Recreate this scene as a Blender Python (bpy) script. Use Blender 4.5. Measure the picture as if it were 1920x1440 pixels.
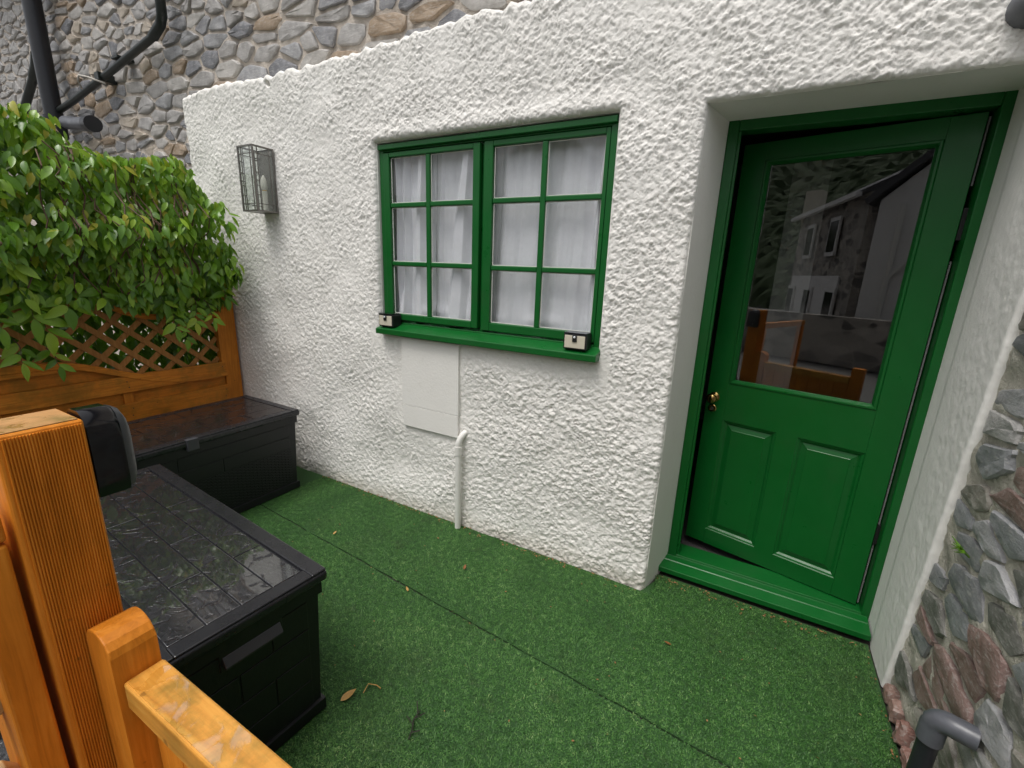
import bpy, math, random
import numpy as np
from mathutils import Vector, Matrix

for o in list(bpy.data.objects):
    bpy.data.objects.remove(o)
SC = bpy.context.scene
COL = SC.collection
RNG = random.Random(11)
R_ = math.radians

# ------------------------------------------------------------------ camera
cam_d = bpy.data.cameras.new('camera')
cam = bpy.data.objects.new('camera', cam_d)
COL.objects.link(cam)
right = Vector((0.87480828, 0.48300938, 0.03758206))
up = Vector((-0.1525189, 0.20094491, 0.96765651))
fwd = Vector((-0.45983525, 0.8522459, -0.24945633))
M = Matrix(((right.x, up.x, -fwd.x, 0.0), (right.y, up.y, -fwd.y, -2.10808),
            (right.z, up.z, -fwd.z, 1.60399), (0, 0, 0, 1)))
cam.matrix_world = M
cam_d.sensor_width = 36
cam_d.lens = 833.74 / 1920 * 36
cam_d.clip_start = 0.02
cam_d.clip_end = 400
SC.camera = cam

# ------------------------------------------------------------------ light: overcast
SUN_EL, SUN_AZ = 68, -18            # degrees; azimuth from -y towards +x
W = bpy.data.worlds.new('World')
SC.world = W
W.use_nodes = True
nt = W.node_tree
nt.nodes.clear()
out = nt.nodes.new('ShaderNodeOutputWorld')
bg = nt.nodes.new('ShaderNodeBackground')
sky = nt.nodes.new('ShaderNodeTexSky')
sky.sky_type = 'NISHITA'
sky.sun_disc = False
sky.sun_elevation = R_(SUN_EL)
sky.sun_rotation = R_(180 - SUN_AZ)
sky.air_density = 1.0
sky.dust_density = 6.0
sky.ozone_density = 1.0
hsv = nt.nodes.new('ShaderNodeHueSaturation')
hsv.inputs['Saturation'].default_value = 0.22
nt.links.new(sky.outputs[0], hsv.inputs['Color'])
nt.links.new(hsv.outputs[0], bg.inputs['Color'])
bg.inputs['Strength'].default_value = 0.15
nt.links.new(bg.outputs[0], out.inputs['Surface'])
sun_d = bpy.data.lights.new('sun', 'SUN')
sun_d.energy = 0.9
sun_d.angle = R_(20)
sun_d.color = (1.0, 0.96, 0.9)
sun = bpy.data.objects.new('sun', sun_d)
COL.objects.link(sun)
sd = Vector((math.sin(R_(SUN_AZ)) * math.cos(R_(SUN_EL)), -math.cos(R_(SUN_AZ)) * math.cos(R_(SUN_EL)), math.sin(R_(SUN_EL))))
sun.rotation_euler = sd.to_track_quat('Z', 'Y').to_euler()
sun.location = (0, -6, 9)
SC.view_settings.view_transform = 'Standard'
SC.view_settings.look = 'None'
SC.view_settings.gamma = 1.0
SC.view_settings.use_curve_mapping = False
SC.view_settings.exposure = 0.2
SC.cycles.max_bounces = 8
SC.cycles.diffuse_bounces = 4
SC.cycles.transparent_max_bounces = 12
SC.cycles.use_denoising = True

# ------------------------------------------------------------------ material helper
class NT:
    def __init__(s, name):
        s.m = bpy.data.materials.new(name)
        s.m.use_nodes = True
        s.t = s.m.node_tree
        s.b = s.t.nodes['Principled BSDF']
        s.out = s.t.nodes['Material Output']
    def n(s, typ, **kw):
        x = s.t.nodes.new('ShaderNode' + typ)
        for k, v in kw.items():
            if k.startswith('i_'):
                x.inputs[k[2:].replace('_', ' ')].default_value = v
            else:
                setattr(x, k, v)
        return x
    def l(s, a, b):
        s.t.links.new(a, b)
    def coord(s, scale=(1, 1, 1), kind='Object'):
        tc = s.n('TexCoord')
        mp = s.n('Mapping')
        mp.inputs['Scale'].default_value = scale
        s.l(tc.outputs[kind], mp.inputs['Vector'])
        return mp.outputs[0]
    def noise(s, vec, scale, detail=4, rough=0.55, dist=0.0):
        x = s.n('TexNoise')
        x.inputs['Scale'].default_value = scale
        x.inputs['Detail'].default_value = detail
        x.inputs['Roughness'].default_value = rough
        x.inputs['Distortion'].default_value = dist
        s.l(vec, x.inputs['Vector'])
        return x.outputs['Fac']
    def ramp(s, fac, stops, interp='LINEAR'):
        x = s.n('ValToRGB')
        x.color_ramp.interpolation = interp
        e = x.color_ramp.elements
        while len(e) < len(stops):
            e.new(0.5)
        for i, (p, c) in enumerate(stops):
            e[i].position = p
            e[i].color = (*c, 1) if len(c) == 3 else c
        s.l(fac, x.inputs['Fac'])
        return x.outputs['Color']
    def mix(s, fac, a, b, mode='MIX'):
        x = s.n('Mix', data_type='RGBA', blend_type=mode)
        for sock, v in ((x.inputs[0], fac), (x.inputs[6], a), (x.inputs[7], b)):
            if hasattr(v, 'is_linked') or hasattr(v, 'node'):
                s.l(v, sock)
            elif isinstance(v, (int, float)):
                sock.default_value = v
            else:
                sock.default_value = (*v, 1) if len(v) == 3 else v
        return x.outputs[2]
    def math(s, op, a, b=0.5):
        x = s.n('Math', operation=op)
        for sock, v in ((x.inputs[0], a), (x.inputs[1], b)):
            if hasattr(v, 'node'):
                s.l(v, sock)
            else:
                sock.default_value = v
        return x.outputs[0]
    def bump(s, h, strength=0.3, dist=0.01):
        x = s.n('Bump')
        x.inputs['Strength'].default_value = strength
        x.inputs['Distance'].default_value = dist
        s.l(h, x.inputs['Height'])
        s.l(x.outputs[0], s.b.inputs['Normal'])
        return x
    def set(s, **kw):
        for k, v in kw.items():
            sock = s.b.inputs[k.replace('_', ' ')]
            if hasattr(v, 'node'):
                s.l(v, sock)
            elif isinstance(v, tuple) and len(v) == 3:
                sock.default_value = (*v, 1)
            else:
                sock.default_value = v
        return s
    def objrand(s):
        return s.n('ObjectInfo').outputs['Random']

def simple(name, col, rough=0.5, metal=0.0, var=0.12, scale=30, bump=0.0, spec=0.5):
    t = NT(name)
    v = t.coord()
    f = t.noise(v, scale, 5)
    c = t.mix(f, tuple(x * (1 - var) for x in col), tuple(min(1, x * (1 + var)) for x in col))
    t.set(Base_Color=c, Metallic=metal, Specular_IOR_Level=spec)
    r = t.ramp(t.noise(v, scale * 0.4, 3), [(0.3, (max(0.02, rough - 0.08),) * 3), (0.7, (min(1, rough + 0.08),) * 3)])
    t.set(Roughness=r)
    if bump:
        t.bump(f, bump, 0.004)
    return t.m

MT = {}

# roughcast white paint
t = NT('white_roughcast')
v = t.coord()
base = t.mix(t.noise(v, 2.2, 5), (0.79, 0.77, 0.73), (0.86, 0.845, 0.81))
st = t.ramp(t.noise(v, 9, 6, 0.7), [(0.62, (0, 0, 0)), (0.8, (1, 1, 1))])
c = t.mix(t.math('MULTIPLY', st, 0.35), base, (0.68, 0.6, 0.54))
# splash dirt along the foot of the wall (shape of its own, grey green film)
sx = t.n('SeparateXYZ'); t.l(v, sx.inputs[0])
zz = t.math('ADD', sx.outputs['Z'], t.math('MULTIPLY', t.noise(v, 14, 4), 0.16))
foot = t.ramp(zz, [(0.06, (1, 1, 1)), (0.2, (0, 0, 0))])
c = t.mix(t.math('MULTIPLY', foot, 0.6), c, (0.44, 0.40, 0.32))
sk_ = t.noise(t.coord((9, 9, 0.55)), 3, 5, 0.6)
c = t.mix(t.math('MULTIPLY', t.ramp(sk_, [(0.55, (0, 0, 0)), (0.72, (1, 1, 1))]), 0.16), c, (0.50, 0.49, 0.42))
spk = t.ramp(t.noise(v, 70, 2), [(0.70, (0, 0, 0)), (0.74, (1, 1, 1))])
c = t.mix(t.math('MULTIPLY', spk, 0.4), c, (0.4, 0.36, 0.32))
t.set(Base_Color=c, Roughness=0.72, Specular_IOR_Level=0.3)
t.bump(t.noise(v, 130, 5, 0.65), 0.5, 0.004)
MT['roughcast'] = t.m

t = NT('smooth_white_paint')
v = t.coord()
c = t.mix(t.noise(v, 5, 5), (0.79, 0.775, 0.735), (0.86, 0.845, 0.81))
c = t.mix(t.math('MULTIPLY', t.ramp(t.noise(v, 22, 6, 0.7), [(0.6, (0, 0, 0)), (0.78, (1, 1, 1))]), 0.25), c, (0.5, 0.48, 0.4))
t.set(Base_Color=c, Roughness=0.6, Specular_IOR_Level=0.35)
t.bump(t.noise(v, 60, 6, 0.65), 0.28, 0.006)
MT['white'] = t.m

# green gloss paint with faint brush grain
def green(name, k=1.0, vert=True):
    t = NT(name)
    v = t.coord((26, 26, 2.0) if vert else (2.0, 26, 26))
    g = t.noise(v, 5, 4, 0.6)
    v2 = t.coord()
    c = t.mix(t.noise(v2, 7, 5), (0.0022 * k, 0.087 * k, 0.0125 * k), (0.0045 * k, 0.113 * k, 0.0185 * k))
    chip = t.ramp(t.noise(v2, 55, 3), [(0.75, (0, 0, 0)), (0.78, (1, 1, 1))])
    c = t.mix(t.math('MULTIPLY', chip, 0.5), c, (0.08, 0.2, 0.09))
    grime = t.ramp(t.noise(v2, 3.2, 7, 0.7), [(0.54, (0, 0, 0)), (0.70, (1, 1, 1))])
    c = t.mix(t.math('MULTIPLY', grime, 0.22), c, (0.03, 0.075, 0.03))
    t.set(Base_Color=c, Specular_IOR_Level=0.4)
    t.set(Roughness=t.ramp(t.noise(v2, 12, 4), [(0.3, (0.27,) * 3), (0.7, (0.42,) * 3)]))
    t.bump(g, 0.10, 0.003)
    return t.m
MT['green'] = green('green_gloss_paint')
MT['green_h'] = green('green_gloss_paint_crosswise', 1.0, False)

# orange stained timber; grain along an axis
def timber(name, axis, cols, rough=0.42, wet=0.0, ribs=None, gscale=1.0, algae=0.0):
    t = NT(name)
    sc = [22 * gscale] * 3
    sc[axis] = 1.3 * gscale
    v = t.coord(tuple(sc))
    v0 = t.coord()
    g = t.noise(v, 3.0, 8, 0.62, 0.7)
    c = t.ramp(g, [(0.25, cols[0]), (0.5, cols[1]), (0.75, cols[2])])
    kn = t.ramp(t.noise(v0, 26, 2), [(0.72, (0, 0, 0)), (0.77, (1, 1, 1))])
    c = t.mix(t.math('MULTIPLY', kn, 0.55), c, (0.09, 0.035, 0.008))
    blot = t.noise(v0, 4, 4)
    c = t.mix(t.math('MULTIPLY', t.ramp(blot, [(0.4, (0, 0, 0)), (0.7, (1, 1, 1))]), 0.4), c, tuple(x * 0.62 for x in cols[0]))
    if algae:
        a = t.ramp(t.noise(v0, 8, 6, 0.7), [(0.47, (0, 0, 0)), (0.62, (1, 1, 1))])
        c = t.mix(t.math('MULTIPLY', a, algae), c, (0.12, 0.11, 0.015))
    t.set(Base_Color=c)
    h = g
    if wet:
        w = t.ramp(t.noise(v0, 15, 4, 0.5, 0.8), [(0.53, (0, 0, 0)), (0.58, (1, 1, 1))])
        t.set(Roughness=t.mix(w, (rough,) * 3, (0.05,) * 3))
        t.set(Coat_Weight=t.math('MULTIPLY', w, 1.0 * wet), Coat_Roughness=0.03, Coat_IOR=2.5)
        h = t.mix(w, t.math('MULTIPLY', g, 0.5), t.math('ADD', t.math('MULTIPLY', t.noise(v0, 40, 2), 0.35), 0.75))
        t.bump(h, 0.35, 0.003)
    else:
        t.set(Roughness=t.ramp(g, [(0.3, (rough,) * 3), (0.7, (rough + 0.15,) * 3)]), Specular_IOR_Level=0.25)
        t.bump(h, 0.25, 0.003)
    return t.m
OR = ((0.50, 0.155, 0.012), (0.72, 0.24, 0.020), (0.84, 0.325, 0.042))
ORD = ((0.40, 0.125, 0.012), (0.60, 0.20, 0.020), (0.74, 0.28, 0.036))
YEL = ((0.50, 0.20, 0.028), (0.68, 0.31, 0.050), (0.78, 0.42, 0.09))
MT['wood_x'] = timber('orange_timber_lengthwise_x', 0, YEL, 0.4, algae=0.25)
MT['wood_z'] = timber('orange_timber_upright', 2, OR, 0.42)
MT['wood_top'] = timber('orange_timber_wet_top', 0, YEL, 0.4, wet=1.0, algae=0.5)
MT['wood_end'] = timber('orange_timber_end_grain', 1, ((0.36, 0.17, 0.05), (0.50, 0.26, 0.09), (0.58, 0.33, 0.13)), 0.5, wet=0.5, gscale=3, algae=0.6)
MT['fence_y'] = timber('fence_timber_along', 1, ORD, 0.5, algae=0.35)
MT['fence_z'] = timber('fence_timber_upright', 2, ORD, 0.5)
MT['lattice'] = timber('lattice_timber', 2, ((0.26, 0.11, 0.026), (0.38, 0.17, 0.045), (0.48, 0.23, 0.075)), 0.55)
MT['light_wood'] = timber('pale_timber', 2, ((0.42, 0.24, 0.10), (0.55, 0.34, 0.15), (0.62, 0.42, 0.2)), 0.5)

# black storage-box plastics
def blackplastic(name, col, wet, gscale=1.0, coat=0.9):
    t = NT(name)
    v = t.coord()
    vg = t.coord((3 * gscale, 30 * gscale, 30 * gscale))
    g = t.noise(vg, 4, 5, 0.6, 1.2)
    c = t.mix(t.noise(v, 18, 4), tuple(x * 0.7 for x in col), tuple(x * 1.35 for x in col))
    t.set(Base_Color=c, Specular_IOR_Level=0.5)
    if wet:
        w = t.ramp(t.noise(v, 17, 3, 0.55, 1.1), [(0.38, (0, 0, 0)), (0.46, (1, 1, 1))])
        w2 = t.ramp(t.noise(v, 120, 1), [(0.66, (0, 0, 0)), (0.70, (1, 1, 1))])
        t.set(Roughness=t.mix(w, (0.30,) * 3, (0.06,) * 3), Coat_Weight=t.math('MULTIPLY', w, coat), Coat_Roughness=0.03, Coat_IOR=2.1)
        hh = t.math('ADD', t.math('MULTIPLY', w, 0.5), t.math('MULTIPLY', g, 0.35))
        hh = t.math('ADD', hh, t.math('MULTIPLY', w2, 0.8))
        hh = t.math('ADD', hh, t.math('MULTIPLY', t.noise(v, 34, 3, 0.5, 1.5), 0.9))
        t.bump(hh, wet, 0.005)
    else:
        t.set(Roughness=t.ramp(g, [(0.3, (0.36,) * 3), (0.7, (0.52,) * 3)]))
        t.bump(g, 0.25, 0.003)
    return t.m
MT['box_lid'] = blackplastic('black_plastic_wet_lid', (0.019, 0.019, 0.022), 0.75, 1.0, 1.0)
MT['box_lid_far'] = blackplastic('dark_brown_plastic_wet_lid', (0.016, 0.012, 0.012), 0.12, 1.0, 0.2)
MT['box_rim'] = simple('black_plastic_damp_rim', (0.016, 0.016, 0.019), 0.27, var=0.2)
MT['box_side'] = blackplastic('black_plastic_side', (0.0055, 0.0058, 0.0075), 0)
MT['box_grip'] = simple('grey_plastic_grip', (0.045, 0.047, 0.053), 0.45)
MT['gloss_black'] = simple('glossy_black_plastic', (0.006, 0.006, 0.008), 0.13, spec=0.55)
MT['pipe_black'] = simple('black_pipe_paint', (0.018, 0.019, 0.024), 0.36, bump=0.1)
MT['pipe_green'] = simple('dark_green_black_pipe', (0.011, 0.016, 0.014), 0.4, bump=0.1)
MT['pipe_grey'] = simple('grey_plastic_pipe', (0.095, 0.100, 0.115), 0.36, bump=0.15, var=0.3)
MT['pipe_white'] = simple('white_plastic_pipe', (0.76, 0.75, 0.71), 0.45, bump=0.1, var=0.05)
MT['brass'] = simple('aged_brass', (0.36, 0.24, 0.09), 0.22, 1.0, 0.25)
MT['lantern'] = simple('pewter_metal', (0.19, 0.18, 0.165), 0.42, 0.6, 0.2)
MT['bulb'] = simple('frosted_bulb', (0.72, 0.69, 0.62), 0.2, var=0.05)
MT['gold'] = simple('gold_filament', (0.7, 0.4, 0.08), 0.3, 0.6)
MT['cream'] = simple('cream_light_panel', (0.62, 0.57, 0.46), 0.4, var=0.05, scale=60)
MT['black'] = simple('matt_black_plastic', (0.010, 0.010, 0.011), 0.4)
MT['sensor'] = simple('sensor_dome', (0.75, 0.78, 0.8), 0.15)
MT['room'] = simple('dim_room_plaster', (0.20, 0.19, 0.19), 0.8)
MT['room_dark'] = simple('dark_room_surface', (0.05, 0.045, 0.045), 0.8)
MT['seal'] = simple('grey_draught_seal', (0.24, 0.23, 0.23), 0.6)
MT['hinge'] = simple('black_iron_hinge', (0.01, 0.01, 0.01), 0.5)
MT['curtain_room'] = simple('grey_room_curtain', (0.34, 0.335, 0.33), 0.8)
MT['soil'] = simple('wet_dark_paving', (0.035, 0.03, 0.025), 0.6, bump=0.5, scale=60, var=0.4)
MT['paving'] = simple('grey_yard_paving', (0.16, 0.155, 0.145), 0.7, bump=0.4, scale=14, var=0.25)
MT['debris_m'] = simple('dry_litter', (0.26, 0.13, 0.05), 0.7, var=0.5, scale=140)
MT['leaf_tan'] = simple('dry_tan_leaf', (0.42, 0.25, 0.07), 0.6, var=0.3, scale=90)
MT['leaf_brown'] = simple('dry_brown_leaf', (0.22, 0.085, 0.025), 0.6, var=0.3, scale=90)
MT['twig'] = simple('dark_wet_twig', (0.02, 0.016, 0.012), 0.5)
MT['stem'] = simple('vine_bark', (0.10, 0.055, 0.03), 0.7, bump=0.3)
MT['wire'] = simple('pale_cable', (0.5, 0.47, 0.42), 0.5)

# curtain cloth
t = NT('white_net_curtain')
v = t.coord()
f = t.noise(t.coord((6, 6, 1)), 6, 5)
c = t.mix(f, (0.86, 0.86, 0.90), (0.93, 0.93, 0.96))
t.set(Base_Color=c, Roughness=0.85)
tr = t.n('BsdfTranslucent')
tr.inputs['Color'].default_value = (0.8, 0.8, 0.84, 1)
mx = t.n('MixShader'); mx.inputs[0].default_value = 0.12
t.l(t.b.outputs[0], mx.inputs[1]); t.l(tr.outputs[0], mx.inputs[2]); t.l(mx.outputs[0], t.out.inputs['Surface'])
t.bump(t.noise(v, 400, 2), 0.15, 0.002)
MT['net'] = t.m

def glassmat(name, tint, rough, ior=1.5, dirt=0.0):
    t = NT(name)
    tp = t.n('BsdfTransparent'); tp.inputs['Color'].default_value = (*tint, 1)
    gl = t.n('BsdfGlossy'); gl.inputs['Roughness'].default_value = rough
    ge = t.n('NewGeometry')
    dt = t.n('VectorMath', operation='DOT_PRODUCT')
    t.l(ge.outputs['Incoming'], dt.inputs[0]); t.l(ge.outputs['Normal'], dt.inputs[1])
    f0 = ((ior - 1) / (ior + 1)) ** 2 * 1.5
    om = t.math('SUBTRACT', 1.0, t.math('ABSOLUTE', dt.outputs['Value']))
    fre = t.math('ADD', t.math('MULTIPLY', t.math('POWER', om, 5.0), 1.0 - f0), f0)
    mx = t.n('MixShader')
    t.l(fre, mx.inputs[0]); t.l(tp.outputs[0], mx.inputs[1]); t.l(gl.outputs[0], mx.inputs[2])
    last = mx
    if dirt:
        d = t.n('BsdfDiffuse'); d.inputs['Color'].default_value = (0.6, 0.6, 0.6, 1)
        m2 = t.n('MixShader')
        v = t.coord()
        t.l(t.math('MULTIPLY', t.ramp(t.noise(v, 9, 6, 0.65), [(0.35, (0, 0, 0)), (0.75, (1, 1, 1))]), dirt), m2.inputs[0])
        t.l(mx.outputs[0], m2.inputs[1]); t.l(d.outputs[0], m2.inputs[2])
        last = m2
    t.l(last.outputs[0], t.out.inputs['Surface'])
    return t.m
MT['pane'] = glassmat('window_glass', (0.93, 0.94, 0.95), 0.03, 1.5, 0.10)
MT['door_glass'] = glassmat('door_glass', (0.85, 0.86, 0.86), 0.0, 1.75)
MT['lamp_glass'] = glassmat('lantern_glass', (0.95, 0.97, 0.96), 0.05, 1.45, 0.10)

# artificial turf
t = NT('turf_backing')
v = t.coord()
t.set(Base_Color=t.mix(t.noise(v, 120, 4), (0.012, 0.045, 0.009), (0.035, 0.11, 0.023)), Roughness=0.8)
t.bump(t.noise(v, 200, 3), 0.6, 0.01)
MT['turf'] = t.m
t = NT('turf_blades')
at = t.n('Attribute'); at.attribute_name = 'tone'
v = t.coord()
c = t.ramp(at.outputs['Fac'], [(0.0, (0.020, 0.066, 0.014)), (0.45, (0.046, 0.134, 0.027)), (0.8, (0.092, 0.205, 0.052)), (1.0, (0.18, 0.29, 0.10))])
mud = t.ramp(t.noise(v, 2.6, 5, 0.6), [(0.52, (0, 0, 0)), (0.72, (1, 1, 1))])
c = t.mix(t.math('MULTIPLY', mud, 0.28), c, (0.045, 0.052, 0.022))
mud2 = t.ramp(t.noise(v, 7, 5, 0.65), [(0.60, (0, 0, 0)), (0.72, (1, 1, 1))])
c = t.mix(t.math('MULTIPLY', mud2, 0.45), c, (0.035, 0.032, 0.018))
t.set(Base_Color=c, Roughness=0.5, Specular_IOR_Level=0.3)
MT['blades'] = t.m

# leaves
def leafmat(name, attr):
    t = NT(name)
    if attr:
        a = t.n('Attribute'); a.attribute_name = 'tone'; f = a.outputs['Fac']
    else:
        f = t.math('ADD', t.math('MULTIPLY', t.objrand(), 0.75), 0.22)
    v = t.coord(kind='Object')
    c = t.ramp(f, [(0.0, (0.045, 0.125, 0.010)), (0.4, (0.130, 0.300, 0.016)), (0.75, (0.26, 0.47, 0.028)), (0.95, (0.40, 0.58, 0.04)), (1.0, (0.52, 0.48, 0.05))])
    c = t.mix(t.math('MULTIPLY', t.noise(v, 40, 3), 0.5), c, (0.03, 0.085, 0.008))
    t.set(Base_Color=c, Roughness=0.29, Specular_IOR_Level=0.5)
    tr = t.n('BsdfTranslucent'); t.l(t.mix(0.4, c, (0.25, 0.42, 0.02)), tr.inputs['Color'])
    mx = t.n('MixShader'); mx.inputs[0].default_value = 0.28
    t.l(t.b.outputs[0], mx.inputs[1]); t.l(tr.outputs[0], mx.inputs[2]); t.l(mx.outputs[0], t.out.inputs['Surface'])
    t.bump(t.noise(v, 90, 2), 0.2, 0.003)
    return t.m
MT['leaf'] = leafmat('vine_leaf', False)
MT['leaf_mass'] = leafmat('vine_leaf_mass', True)

# stones
def stonemat(name, stops, streak):
    t = NT(name)
    r = t.objrand()
    v = t.coord(kind='Object')
    c = t.ramp(r, stops, 'CONSTANT')
    n1 = t.noise(v, 11, 7, 0.65, 0.5)
    c = t.mix(t.ramp(n1, [(0.3, (0, 0, 0)), (0.7, (1, 1, 1))]), t.mix(0.45, c, (0.02, 0.02, 0.022)), t.mix(0.25, c, (0.5, 0.5, 0.5)))
    n2 = t.noise(t.coord(streak, 'Object'), 8, 6, 0.6, 0.8)
    c = t.mix(t.math('MULTIPLY', t.ramp(n2, [(0.52, (0, 0, 0)), (0.66, (1, 1, 1))]), 0.4), c, (0.52, 0.50, 0.47))
    li = t.ramp(t.noise(v, 6, 5, 0.7), [(0.64, (0, 0, 0)), (0.72, (1, 1, 1))])
    c = t.mix(t.math('MULTIPLY', li, 0.4), c, (0.16, 0.12, 0.06))
    t.set(Base_Color=c, Roughness=0.5, Specular_IOR_Level=0.45)
    h = t.math('ADD', t.math('MULTIPLY', n2, 0.7), t.math('MULTIPLY', t.noise(v, 45, 5, 0.7), 0.5))
    t.bump(h, 0.8, 0.007)
    return t.m
MT['stone_far'] = stonemat('house_rubble_stone', [(0.0, (0.34, 0.34, 0.35)), (0.16, (0.44, 0.42, 0.40)), (0.36, (0.25, 0.25, 0.265)), (0.46, (0.54, 0.51, 0.47)), (0.62, (0.38, 0.36, 0.34)), (0.76, (0.54, 0.45, 0.34)), (0.84, (0.16, 0.165, 0.185)), (0.91, (0.42, 0.29, 0.17))], (3, 14, 14))
MT['stone_near'] = stonemat('garden_wall_stone', [(0.0, (0.36, 0.37, 0.39)), (0.18, (0.46, 0.46, 0.47)), (0.36, (0.28, 0.285, 0.30)), (0.46, (0.50, 0.49, 0.47)), (0.60, (0.32, 0.29, 0.24)), (0.72, (0.27, 0.15, 0.12)), (0.82, (0.17, 0.165, 0.14)), (0.90, (0.36, 0.22, 0.18))], (14, 5, 14))
MT['brick_red'] = stonemat('worn_red_brick', [(0.0, (0.30, 0.125, 0.085)), (0.5, (0.24, 0.11, 0.08)), (0.8, (0.34, 0.18, 0.13))], (8, 8, 8))
def mortarmat(name, a, b):
    t = NT(name)
    v = t.coord()
    n = t.noise(v, 28, 7, 0.7, 0.6)
    c = t.mix(n, a, b)
    c = t.mix(t.math('MULTIPLY', t.ramp(t.noise(v, 5, 5), [(0.5, (0, 0, 0)), (0.75, (1, 1, 1))]), 0.5), c, tuple(x * 0.5 for x in a))
    t.set(Base_Color=c, Roughness=0.85, Specular_IOR_Level=0.2)
    t.bump(t.math('ADD', n, t.math('MULTIPLY', t.noise(v, 90, 4, 0.7), 0.6)), 1.0, 0.02)
    return t.m
MT['mortar_far'] = mortarmat('house_lime_mortar', (0.52, 0.45, 0.38), (0.78, 0.71, 0.63))
MT['mortar_near'] = mortarmat('garden_wall_mortar', (0.48, 0.455, 0.37), (0.76, 0.73, 0.64))
t = NT('terrace_stone_wall')
v = t.coord((1, 1, 1.8))
vo = t.n('TexVoronoi'); vo.inputs['Scale'].default_value = 3.2; t.l(v, vo.inputs['Vector'])
sv = t.n('SeparateColor'); t.l(vo.outputs['Color'], sv.inputs[0])
c = t.mix(sv.outputs[0], (0.11, 0.105, 0.10), (0.52, 0.48, 0.43))
ed = t.n('TexVoronoi'); ed.feature = 'DISTANCE_TO_EDGE'; ed.inputs['Scale'].default_value = 3.2; t.l(v, ed.inputs['Vector'])
c = t.mix(t.ramp(ed.outputs['Distance'], [(0.02, (1, 1, 1)), (0.07, (0, 0, 0))]), c, (0.40, 0.37, 0.33))
t.set(Base_Color=c, Roughness=0.85)
MT['far_wall'] = t.m
MT['slate'] = simple('slate_roof', (0.07, 0.07, 0.075), 0.5)
MT['hill'] = simple('wooded_hill', (0.035, 0.06, 0.02), 0.9, var=0.6, scale=2.5)
MT['far_white'] = simple('far_white_paint', (0.80, 0.79, 0.78), 0.7, var=0.08, scale=2)
MT['tarp'] = blackplastic('wet_black_sheet', (0.005, 0.005, 0.006), 0.9, 1.0, 0.1)

# ------------------------------------------------------------------ mesh helpers
class MB:
    def __init__(s):
        s.v = []; s.f = []
    def add(s, vs, fs):
        o = len(s.v)
        s.v += [tuple(p) for p in vs]
        s.f += [tuple(i + o for i in f) for f in fs]
        return s
    def box(s, x0, x1, y0, y1, z0, z1, M4=None):
        vs = [(x, y, z) for z in (z0, z1) for y in (y0, y1) for x in (x0, x1)]
        if M4 is not None:
            vs = [tuple(M4 @ Vector(p)) for p in vs]
        return s.add(vs, [(0, 2, 3, 1), (4, 5, 7, 6), (0, 1, 5, 4), (2, 6, 7, 3), (0, 4, 6, 2), (1, 3, 7, 5)])
    def prism(s, pts, vec):
        n = len(pts)
        a = [Vector(p) for p in pts]
        vs = a + [p + Vector(vec) for p in a]
        fs = [tuple(reversed(range(n))), tuple(range(n, 2 * n))]
        fs += [(i, (i + 1) % n, n + (i + 1) % n, n + i) for i in range(n)]
        return s.add(vs, fs)
    def bar(s, p, q, w, h, upv=(0, 0, 1)):
        p, q = Vector(p), Vector(q)
        d = (q - p).normalized()
        u = Vector(upv)
        a = d.cross(u).normalized() * w / 2
        b = a.cross(d).normalized() * h / 2
        c = [p + a + b, p - a + b, p - a - b, p + a - b]
        return s.prism(c, q - p)
    def tube(s, path, r, n=14, caps=True, rr=None):
        P = [Vector(p) for p in path]
        k = len(P)
        vs = []
        ref = Vector((0.13, 0.31, 0.94))
        for i in range(k):
            d = (P[min(i + 1, k - 1)] - P[max(i - 1, 0)]).normalized()
            if abs(d.dot(ref)) > 0.97:
                ref = Vector((0.9, 0.2, 0.1))
            a = d.cross(ref).normalized()
            b = d.cross(a)
            ri = rr[i] if rr else r
            for j in range(n):
                t_ = 2 * math.pi * j / n
                vs.append(P[i] + (a * math.cos(t_) + b * math.sin(t_)) * ri)
            ref = b.cross(d) if False else ref
        fs = [(i * n + j, i * n + (j + 1) % n, (i + 1) * n + (j + 1) % n, (i + 1) * n + j) for i in range(k - 1) for j in range(n)]
        if caps:
            fs += [tuple(reversed(range(n))), tuple(range((k - 1) * n, k * n))]
        return s.add(vs, fs)
    def lathe(s, prof, org, axis, n=20):
        ax = Vector(axis).normalized()
        a = ax.orthogonal().normalized()
        b = ax.cross(a)
        o = Vector(org)
        vs = []
        for (r, h) in prof:
            for j in range(n):
                t_ = 2 * math.pi * j / n
                vs.append(o + ax * h + (a * math.cos(t_) + b * math.sin(t_)) * r)
        k = len(prof)
        fs = [(i * n + j, i * n + (j + 1) % n, (i + 1) * n + (j + 1) % n, (i + 1) * n + j) for i in range(k - 1) for j in range(n)]
        fs += [tuple(reversed(range(n))), tuple(range((k - 1) * n, k * n))]
        return s.add(vs, fs)
    def build(s, name, m, parent=None, bevel=0, seg=2, smooth=False):
        me = bpy.data.meshes.new(name)
        me.from_pydata(s.v, [], s.f)
        me.update()
        o = bpy.data.objects.new(name, me)
        COL.objects.link(o)
        ms = m if isinstance(m, (list, tuple)) else [m]
        for q in ms:
            me.materials.append(MT[q])
        if smooth:
            me.polygons.foreach_set('use_smooth', [True] * len(me.polygons))
        if bevel:
            b = o.modifiers.new('bevel', 'BEVEL')
            b.width = bevel; b.segments = seg; b.limit_method = 'ANGLE'; b.angle_limit = R_(40)
        if parent is not None:
            o.parent = parent
        return o

def smooth_by_angle(o, ang=40):
    me = o.data
    me.polygons.foreach_set('use_smooth', [True] * len(me.polygons))
    try:
        me.set_sharp_from_angle(angle=R_(ang))
    except Exception:
        pass
    return o

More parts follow.
